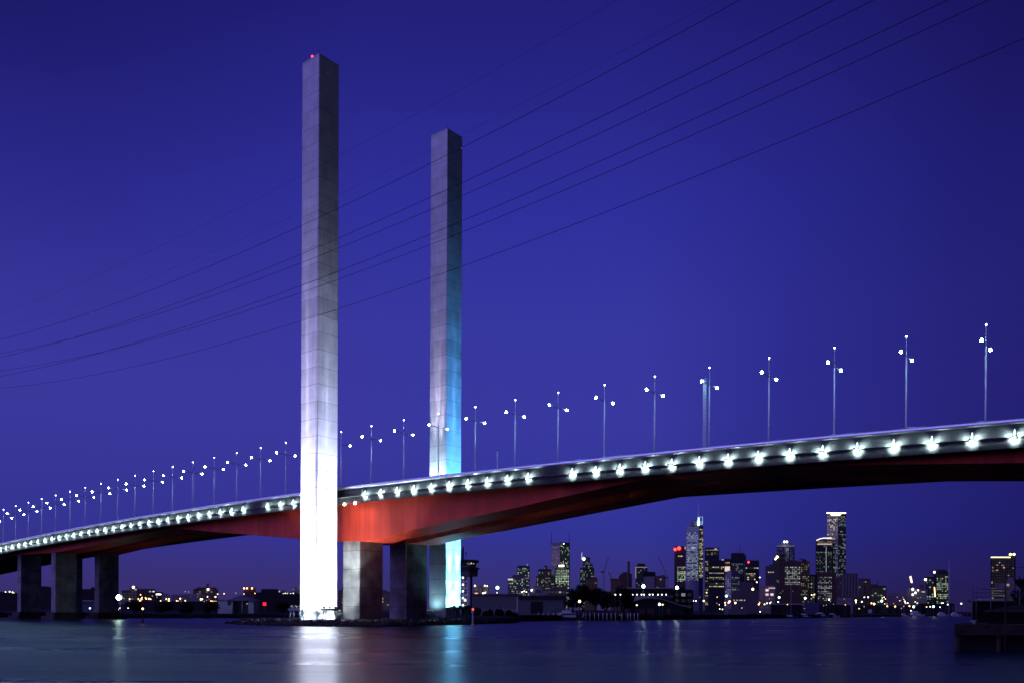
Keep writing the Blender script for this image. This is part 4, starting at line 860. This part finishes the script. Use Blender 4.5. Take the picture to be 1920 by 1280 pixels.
tree('small black tree between the last clump tree and the arched shed', 1180, 392, 1106, 26, 6, 900)
for i, (x, yt, wd) in enumerate(((893, 1139, 20), (914, 1144, 24), (935, 1143, 20), (955, 1146, 22), (962, 1150, 16), (875, 1134, 24))):
    tree(['low bush beneath the red channel light', 'low bush before the left part of the grey shed', 'low bush before the middle of the grey shed', 'low bush before the right part of the grey shed', 'small bush at the tip of the dark spit', 'sloping bush lit yellowish at the foot of the control tower'][i], x, 300 if x < 960 else 285, yt, wd, 20 + i, 700, 'bush')
for i, (x, yt, wd) in enumerate(((250, 1128, 34), (305, 1131, 40), (350, 1133, 44), (392, 1129, 34), (530, 1126, 40), (200, 1134, 40))):
    tree(f'dark waterside tree on the left bank, {ordw(i + 1)} from the red sign side' if False else ['dark low tree on the left bank behind the orange channel marker', 'dark low tree on the left bank left of centre', 'broad dark low tree midway along the left bank', 'dark low tree touching the porch house', 'dark low tree between the red sign and near tower', 'dark low tree behind the rightmost left pier'][i], x, 425 if x < 400 else 475, yt, wd, 40 + i, 900)
# ------------------------------------------------------------------ quay, arched shed and marina
def quay():
    xsq = [978, 1060, 1200, 1320, 1420, 1500, 1600]; q = MB()
    q.loft([[Vector(((x - CX) / F * (shore(x) - d), shore(x) - d, z)) for d, z in ((1.2, -1), (1.2, 2.2), (-4, 2.25), (-4, -1))] for x in xsq])
    o = tag(q.obj('quay_wall', M_TIMBER), 'low dark timber quay along the far bank, right of the bridge', 'quay')
quay()
BX = [1009.5, 1019, 1028.5, 1037.5, 1045.5, 1094, 1098.5, 1106, 1115, 1122.5, 1130.5, 1138, 1146, 1154, 1166, 1177, 1182, 1189.5, 1196]
for i, x in enumerate(BX):
    D = shore(x) - 2.2; c = at(x, 1153, D); q = MB(); q.tube([(c.x, D, -.6), (c.x, D, 3.0)], .17, 7, .15); q.tube([(c.x, D, 3.0), (c.x, D, 3.12)], .2, 7)
    tag(q.obj('mooring_pile', M_WHITE, None, (c.x, D, 0)), 'white painted mooring pile along the dark quay below the black trees' if x > 1090 else 'white painted mooring pile along the quay before the low shed', 'mooring pile', 'white mooring piles right of the boat' if x > 1090 else 'white mooring piles left of the boat')
def arched_shed():
    D = 430; px = D / F; o = thing('arched_shed', 'low wharf shed with a wide swooping pale roof behind the green lamp', 'shed', (at(1235, 1150, D).x, D, 1.5)); X = lambda x: at(x, 1140, D).x; Z = lambda y: zat(1240, y, D)
    prof = [(1180, 1128), (1190, 1124.5), (1200, 1121), (1210, 1119.5), (1225, 1119), (1240, 1121.5), (1255, 1126), (1270, 1131), (1282, 1134.5), (1292, 1136)]
    q = MB(); q.loft([[Vector((X(x), D - 2, Z(y) - .5)), Vector((X(x), D - 2, Z(y))), Vector((X(x), D + 18, Z(y - 3.5))), Vector((X(x), D + 18, Z(y) - .5))] for x, y in prof]); q.obj('roof', M_LILAC, o)
    q = MB(); q.loft([[Vector((X(x), D - 1, 0)), Vector((X(x), D - 1, Z(y + 2.6))), Vector((X(x), D + 16, Z(y + 2.6))), Vector((X(x), D + 16, 0))] for x, y in prof[:-1]]); q.obj('wall', M_ROOF, o)
    for x0, x1, nm in ((1213, 1226, 'door'), (1250, 1256, 'door'), (1198, 1209, 'door')): blockx(x0, x1, 1140, 1150, M_BROWN, nm, -1.3, 1, .5)(o, D)
arched_shed()
building('goods_shed', 'long high-level goods shed with a pale roof edge behind the row of white lamps', 520, [(1163, 1262, 1104)], M_ROOF, extra=many(blockx(1160, 1265, 1100.5, 1103.2, M_LILAC, 'roof', -1.2, .98, 16), blockx(1165, 1262, 1115.5, 1119, M_GREY, 'lower_wall', -.4, 1, .5)))
building('goods_shed', 'dark annex with dim windows right of the long goods shed', 540, [(1262, 1300, 1106), (1268, 1284, 1102)], M_ROOF, dict(p=.1, pal='blue', br=.25, colw=3, rowh=3))
for x in (1153.7, 1163.4, 1186, 1194.4, 1202.8, 1207.5, 1218, 1224, 1233.7, 1241, 1249): lamp(x, 1113.8, 505 if x > 1184 else 382, 'white', 2.9, 'round white lamp in the straight row along the long goods shed', 'row of white lamps along the goods shed')
lamp(1206.5, 1098.3, 470, 'star', 6.5, 'left of two dazzling white floodlamps above the goods shed'); lamp(1269.4, 1100.9, 470, 'star', 6.5, 'right of two dazzling white floodlamps above the goods shed')
lamp(1236.5, 1132, 388, 'green', 6, 'green lamp on a slim pole at the wharf edge before the arched shed', zb=2.2)
lamp(1242.3, 1132.6, 389, 'yellow', 3, 'small yellow lamp touching the green wharf lamp'); lamp(1194, 1133.6, 389, 'yellow', 3, 'small yellow lamp low under the left part of the arched roof')
lamp(1162.3, 1153, 378, 'yellow', 3.4, 'low yellow lamp at quay level below the black trees', zb=2.2)
for x, y, k, d in ((1300, 1125.6, 'white', 2.6), (1304.8, 1125.6, 'white', 2.6), (1319.5, 1125.6, 'orange', 3.8), (1281.5, 1114.3, 'white', 2.6), (1325, 1110, 'orange', 2.2), (1349.6, 1140.8, 'white', 2.2), (1354.7, 1141.5, 'white', 2.2)): lamp(x, y, 560, k, d, f'small {"orange" if k == "orange" else "white"} lamp on the shore below the tallest lit tower', f'{k} lamps below the tallest lit tower')
lamp(1362, 1116.4, 600, 'green', 5.2, 'green-white lamp below the pale lilac tower')
for x, y, d in ((1359.3, 1129, 2.6), (1366, 1129, 3.2), (1368, 1126.5, 4), (1378.8, 1129.4, 4.2), (1360, 1133.3, 2.4), (1422.7, 1132.1, 3)): lamp(x, y, 620, 'orange', d, 'orange street light in the cluster before the long purple warehouse', 'orange lights before the purple warehouse')
for x in (1376.5, 1382, 1387.5, 1391, 1396): lamp(x, 1124.3, 700, 'dim', 2.6, 'tiny white lamp in the short row on the purple warehouse front', 'short row of tiny lamps')
lamp(1411.5, 1103.6, 800, 'yellow', 5.4, 'large oval yellow lamp above the long purple warehouse')
lamp(1419, 1090.5, 1000, 'white', 2.8, 'small white lamp beside the low dark rectangular block'); lamp(1424.6, 1081.5, 1200, 'white', 2.8, 'small white lamp right of the tower with one red roof light')
for x, y in ((1433.5, 1132), (1438, 1130), (1443.5, 1130), (1459, 1127.5), (1489.5, 1132.2), (1425, 1146)): lamp(x, y, 640, 'white', 2.9, 'white lamp in the marina strip below the pinkish brick building', 'white lamps of the marina strip')
lamp(1460.9, 1119.1, 760, 'green', 5, 'left of two round green-white lamps below the broad brown block'); lamp(1509.7, 1120.6, 760, 'green', 5, 'right of two round green-white lamps below the broad brown block')
lamp(1554.5, 1123, 800, 'yellow', 3.8, 'single yellow lamp at the foot of the many-windowed brown block')
for x, y in ((1526.9, 1113.5), (1522, 1114.5), (1605, 1124.7 + 4)): lamp(x, y, 850, 'yellow', 2.4, 'small yellowish lamp at the foot of the twin-step skyscraper', 'yellowish lamps at the skyscraper foot')
for x, y, d in ((1604.8, 1124.8, 4.2), (1639, 1131.3, 4.6), (1634, 1130, 3), (1663.5, 1135.5, 2.8), (1678.4, 1136, 3.2), (1705.2, 1135.3, 3)): lamp(x, y, 900, 'orange', d, 'orange lamp on the right-hand marina shore', 'orange lamps of the right marina shore')
for x, y, d in ((1616, 1127.2, 3.2), (1627.6, 1118.7, 3), (1620.6, 1118.7, 2.4), (1657.8, 1118.7, 2), (1696.6, 1126.6, 3.2), (1698, 1129.6, 2.4), (1702, 1129.6, 2.4), (1707.9, 1144, 2.4), (1744, 1136.5, 2.4), (1762.4, 1137.4, 2.4), (1765.5, 1129.5, 2), (1768.3, 1129.5, 2), (1777, 1132.4, 2.6), (1802.4, 1130.7, 3.2)): lamp(x, y, 920, 'white', d, 'white lamp on the right-hand marina shore', 'white lamps of the right marina shore')
for x, y, lab in ((1653.3, 1125.7, 'leftmost of three green-white lamps over the right marina'), (1713, 1136.6, 'middle of three green-white lamps over the right marina'), (1750.2, 1136.2, 'rightmost of three green-white lamps over the right marina')): lamp(x, y, 900, 'green', 5, lab)
for x in (1831.7, 1835.5): lamp(x, 1130, 500, 'yellow', 3.8, 'yellow lamp in the close pair above the dark near wharf', 'pair of yellow lamps')
# marina sheds, hoardings
building('marina_shed', 'small pale twin-tower kiosk on the mid shore', 520, [(1358, 1365, 1139.5), (1358, 1361, 1138)], M_LILAC)
building('marina_shed', 'pale shed with a slanted stair beside the mid shore kiosk', 540, [(1366, 1400, 1141), (1391, 1399, 1136)], M_GREY)
building('marina_shed', 'low dark boat shed with a thin pale curved roof below the broad brown block', 600, [(1445, 1505, 1133)], M_ROOF, extra=blockx(1443, 1507, 1130.5, 1133, M_LILAC, 'roof', -1, .96, 12))
building('marina_shed', 'blue-grey waterfront shed below the domed tower', 640, [(1508, 1536, 1130)], M_NAVY); building('marina_shed', 'long dark waterfront shed below the twin-step skyscraper', 660, [(1536, 1595, 1133.5)], M_ROOF)
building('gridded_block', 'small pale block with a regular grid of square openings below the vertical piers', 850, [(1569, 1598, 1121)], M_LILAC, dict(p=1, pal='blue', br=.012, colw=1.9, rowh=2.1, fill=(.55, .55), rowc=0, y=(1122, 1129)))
building('marina_shed', 'long dark shed along the right marina', 980, [(1600, 1720, 1135)], M_ROOF); building('marina_shed', 'dark shed at the foot of the green-windowed tower', 1040, [(1720, 1790, 1131)], M_ROOF)
def hoard():
    D = 690; c = at(1631.5, 1145, D); o = thing('hoarding', 'small white square hoarding on the right marina bank', 'hoarding', (c.x, D, 1.5)); r = 3.3 * D / F; q = MB(); q.box(c, (2 * r, .3, 2 * r)); q.obj('panel', M_WHITE, o)
    q = MB(); q.tube([(c.x - r * .6, D + .3, 0), (c.x - r * .6, D + .3, c.z)], .15, 5); q.obj('leg', M_DARKMET, o); q = MB(); q.tube([(c.x + r * .6, D + .3, 0), (c.x + r * .6, D + .3, c.z)], .15, 5); q.obj('leg', M_DARKMET, o)
hoard()
def fence():
    D = 700; o = thing('fence', 'pale post and rail fence along the far bank right of the thin mast', 'fence', (at(1797, 1140, D).x, D, 1.5)); q = MB(); X = lambda x: at(x, 1140, D).x
    for x in range(1772, 1824, 7): q.tube([(X(x), D, 0), (X(x), D, zat(1797, 1135.5, D))], .09, 4)
    q.obj('post_row', M_LILAC, o); q = MB()
    for y in (1136, 1139.5, 1143): q.tube([(X(1772), D, zat(1797, y, D)), (X(1822), D, zat(1797, y, D))], .07, 4)
    q.obj('rail', M_LILAC, o)
fence()
# ------------------------------------------------------------------ boats
def boat(label, x, L, kind, hullm, ymast=None, back=7):
    D = shore(x) - back; c = at(x, 1150, D); o = thing('yacht' if kind == 'sail' else 'motor_boat', label, 'boat', (c.x, D, 0)); q = MB(); rr = []
    hb = L * .11
    for u, wd, sh in ((-.5, .7, .95), (-.25, 1, .85), (.1, 1, .9), (.35, .6, 1.1), (.5, .05, 1.35)):
        y = wd * hb * 1.3; rr.append([Vector((c.x + u * L, D - y, sh * hb)), Vector((c.x + u * L * .94, D - y * .6, -.25)), Vector((c.x + u * L * .94, D + y * .6, -.25)), Vector((c.x + u * L, D + y, sh * hb))])
    q.loft(rr); q.obj('hull', hullm, o); q = MB()
    if kind == 'sail':
        q.box((c.x - L * .05, D, hb * 1.25), (L * .4, hb * 1.3, hb * .6), 0, .8); q.obj('cabin', M_WHITE, o); zt = zat(x, ymast, D); q = MB(); q.tube([(c.x + L * .06, D, hb), (c.x + L * .06, D, zt)], .10, 6, .06); m_ = q.obj('mast', M_WHITE, o)
        q = MB(); q.tube([(c.x + L * .05, D, hb * 2.2), (c.x - L * .38, D, hb * 2.1)], .12, 6); q.obj('boom', M_NAVY, m_)
    else:
        q.box((c.x - L * .08, D, hb * 1.55), (L * .55, hb * 1.8, hb * 1.2), 0, .86); q.obj('cabin', M_WHITE, o); q = MB(); q.box((c.x - L * .05, D - hb * .84, hb * 1.75), (L * .42, .15, hb * .4)); q.obj('window', M_GLASSD, o)
        q = MB(); q.box((c.x - L * .1, D, hb * 2.5), (L * .3, hb * 1.4, hb * .7), 0, .8); q.obj('flybridge', M_WHITE, o)
    return o
boat('blue and white workboat moored at the quay before the black trees', 1068, 13, 'motor', M_NAVY, back=4.5)
thin_mast('thin mast on the quay behind the blue and white workboat', 1078.5, 1130, 368, .08, M_WHITE)
boat('dark blue yacht with the tallest mast below the broad brown block', 1481, 11, 'sail', M_NAVY, 1094)
boat('small motor boat right of the tall-masted dark yacht', 1509, 9, 'motor', M_NAVY); boat('small blue launch below the twin-step skyscraper', 1540, 12, 'motor', M_NAVY); boat('white launch left of the white twin-masted yacht', 1562, 10, 'motor', M_WHITE)
boat('white yacht below the block with vertical piers', 1584, 12, 'sail', M_WHITE, 1122); boat('yacht with slimmer mast directly right of the white yacht', 1590, 9, 'sail', M_NAVY, 1120, 12)
boat('small white boat left of the large cruiser in the right marina', 1696, 9, 'motor', M_WHITE); boat('large white cabin cruiser in the right marina', 1719, 17, 'motor', M_WHITE); boat('flat white boat right of the large cruiser', 1767, 14, 'motor', M_WHITE); boat('white boat before the pale post and rail fence', 1792, 14, 'motor', M_WHITE)
# ------------------------------------------------------------------ near timber wharf on the right
def wharf():
    y0 = 83.0; X0 = gnd(1797, 1222).x; zt = 2.55; o = thing('timber_wharf', 'dark rusty timber wharf on piles jutting in from the right edge', 'wharf', (X0 + 6, y0, 0)); XR = X0 + 34; sk = lambda y: .54 * (y - y0)
    q = MB(); q.prism([(X0, y0), (XR, y0 - 3), (XR, y0 + 16), (X0 + sk(y0 + 16), y0 + 16)], zt - .25, zt); q.obj('deck', M_TIMBER, o)
    q = MB(); q.hexa([(X0 - .05, y0 - .3, zt - .98), (XR, y0 - 3.3, zt - .98), (XR, y0 - 3, zt - .98), (X0 - .05, y0, zt - .98), (X0 - .05, y0 - .3, zt - .04), (XR, y0 - 3.3, zt - .04), (XR, y0 - 3, zt - .04), (X0 - .05, y0, zt - .04)]); q.obj('edge_beam', M_TIMBER, o)
    rng = random.Random(5)
    for r in range(4):
        for i in range(9):
            y = y0 + .15 + r * 4.6 - i * .3; x = X0 + .4 + i * 3.6 + rng.uniform(-.1, .1) + .54 * r * 4.6; q = MB(); rad = .34 if r == 0 and i == 0 else .22
            q.tube([(x, y, -1.5), (x + rng.uniform(-.05, .05), y, zt - .26)], rad, 9); q.obj('pile', M_TIMBER, o)
    for i in range(8):
        x = X0 + 2.2 + i * 3.6; q = MB(); q.box((x, y0 - .42 - i * .3, zt - .55), (.22, .16, .8)); q.obj('fender', M_TIMBER, o)
    q = MB(); q.prism([(X0 + 1.2, y0 + 1.2), (XR, y0 - 1.6), (XR, y0 - 1.2), (X0 + 1.4, y0 + 1.6)], -1, zt - .3); q.obj('back_wall', M_ROOF, o)
    q = MB(); q.tube([(X0 + 2.4, y0 + 1, zt), (X0 + 2.4, y0 + 1, zt + .28)], .14, 8); q.tube([(X0 + 2.1, y0 + 1, zt + .3), (X0 + 2.7, y0 + 1, zt + .3)], .1, 8); tag(q.obj('bollard', M_LILAC, None, (X0 + 2.4, y0 + 1, zt)), 'small pale bollard on the edge of the near timber wharf', 'bollard')
    # low shed, hulk, railing and light pole on the wharf
    s_ = thing('wharf_shed', 'low dark shed with a pale roof edge on the near wharf', 'shed', (X0 + 14, y0 + 9, zt)); q = MB(); q.prism([(X0 + 3.1 + sk(y0 + 7), y0 + 7), (XR, y0 + 6), (XR, y0 + 13), (X0 + 3.1 + sk(y0 + 13), y0 + 13)], zt + .003, zt + 1.15); q.obj('wall', M_DARK, s_)
    q = MB(); q.prism([(X0 + 2.6 + sk(y0 + 6.6), y0 + 6.6), (XR, y0 + 5.6), (XR, y0 + 13.4), (X0 + 2.9 + sk(y0 + 13.4), y0 + 13.4)], zt + 1.153, zt + 1.42, .97); q.obj('roof', M_TIMBER, s_)
    b2 = thing('boat_hulk', 'upturned dark boat hulk lying on the near wharf behind the shed', 'boat', (X0 + 16, y0 + 14.5, zt)); q = MB(); rr = []
    for u in range(9):
        f = u / 8; wd = math.sin(math.pi * (.12 + .8 * f)) * 1.3; rr.append([Vector((X0 + 4.4 + sk(y0 + 14) + f * 16, y0 + 14.6 + wd * math.cos(a), zt + 1.0 + wd * .75 * math.sin(a) + .3)) for a in [math.pi * k / 6 for k in range(7)]])
    q.loft(rr); q.obj('hull', M_ROOF, b2); q = MB(); q.prism([(X0 + 4.6 + sk(y0 + 14), y0 + 13.9), (XR, y0 + 13.9), (XR, y0 + 15.1), (X0 + 4.6 + sk(y0 + 15), y0 + 15.1)], zt + .004, zt + 1.2); q.obj('cradle', M_TIMBER, b2)
    rl = thing('railing', 'thin dark railing with tall posts on the near wharf', 'railing', (X0 + 6, y0 + 14, zt))
    for x in (1823, 1830.5, 1858, 1886, 1912):
        p = at(x, 1150, y0 + 15.7); q = MB(); q.tube([(p.x, p.y, zt - .02), (p.x, p.y, zat(x, 1097 if x < 1840 else 1102, y0 + 15.7))], .045, 6); q.obj('post', M_DARKMET, rl)
    for y in (1104, 1110.5, 1117.5):
        a = at(1823 if y > 1110 else 1836, y, y0 + 15.7); q = MB(); q.tube([a, (XR, a.y, a.z)], .03, 5); q.obj('rail', M_DARKMET, rl)
    p = at(1885, 1217, y0 - 2.2); lpz = zat(1885, 1062, y0 - 2.2); l_ = thing('mooring_post', 'tall thin pole with a crossbar standing in front of the near wharf', 'pole', (p.x, p.y, -1)); q = MB(); q.tube([(p.x, p.y, -1), (p.x, p.y, lpz * .6), (p.x, p.y, lpz)], .085, 8, .06); q.obj('pole', M_TIMBER, l_)
    q = MB(); q.tube([(p.x + .9, p.y, lpz), (p.x + 3, p.y, lpz - .05)], .05, 6); q.tube([(p.x, p.y, lpz - .1), (p.x + .95, p.y, lpz)], .04, 6); q.obj('crossbar', M_DARKMET, l_)
wharf()
building('storage_shed', 'long low shed with a bright lilac roof edge behind the near wharf', 330, [(1822, 1990, 1127)], M_DARK, extra=many(blockx(1829, 1884, 1122.6, 1124.6, M_WHITE, 'roof_edge', -1, 1, 1), blockx(1812, 1990, 1124.7, 1127.4, M_PURPLE, 'roof', -.8, .98, 14), blockx(1811, 1819, 1121, 1127.3, M_LILAC, 'vent_box', -.2, 1, 3)))
tree('black leafless-looking tree rising behind the near wharf at the right edge', 1912, 230, 1083, 44, 71, 900)
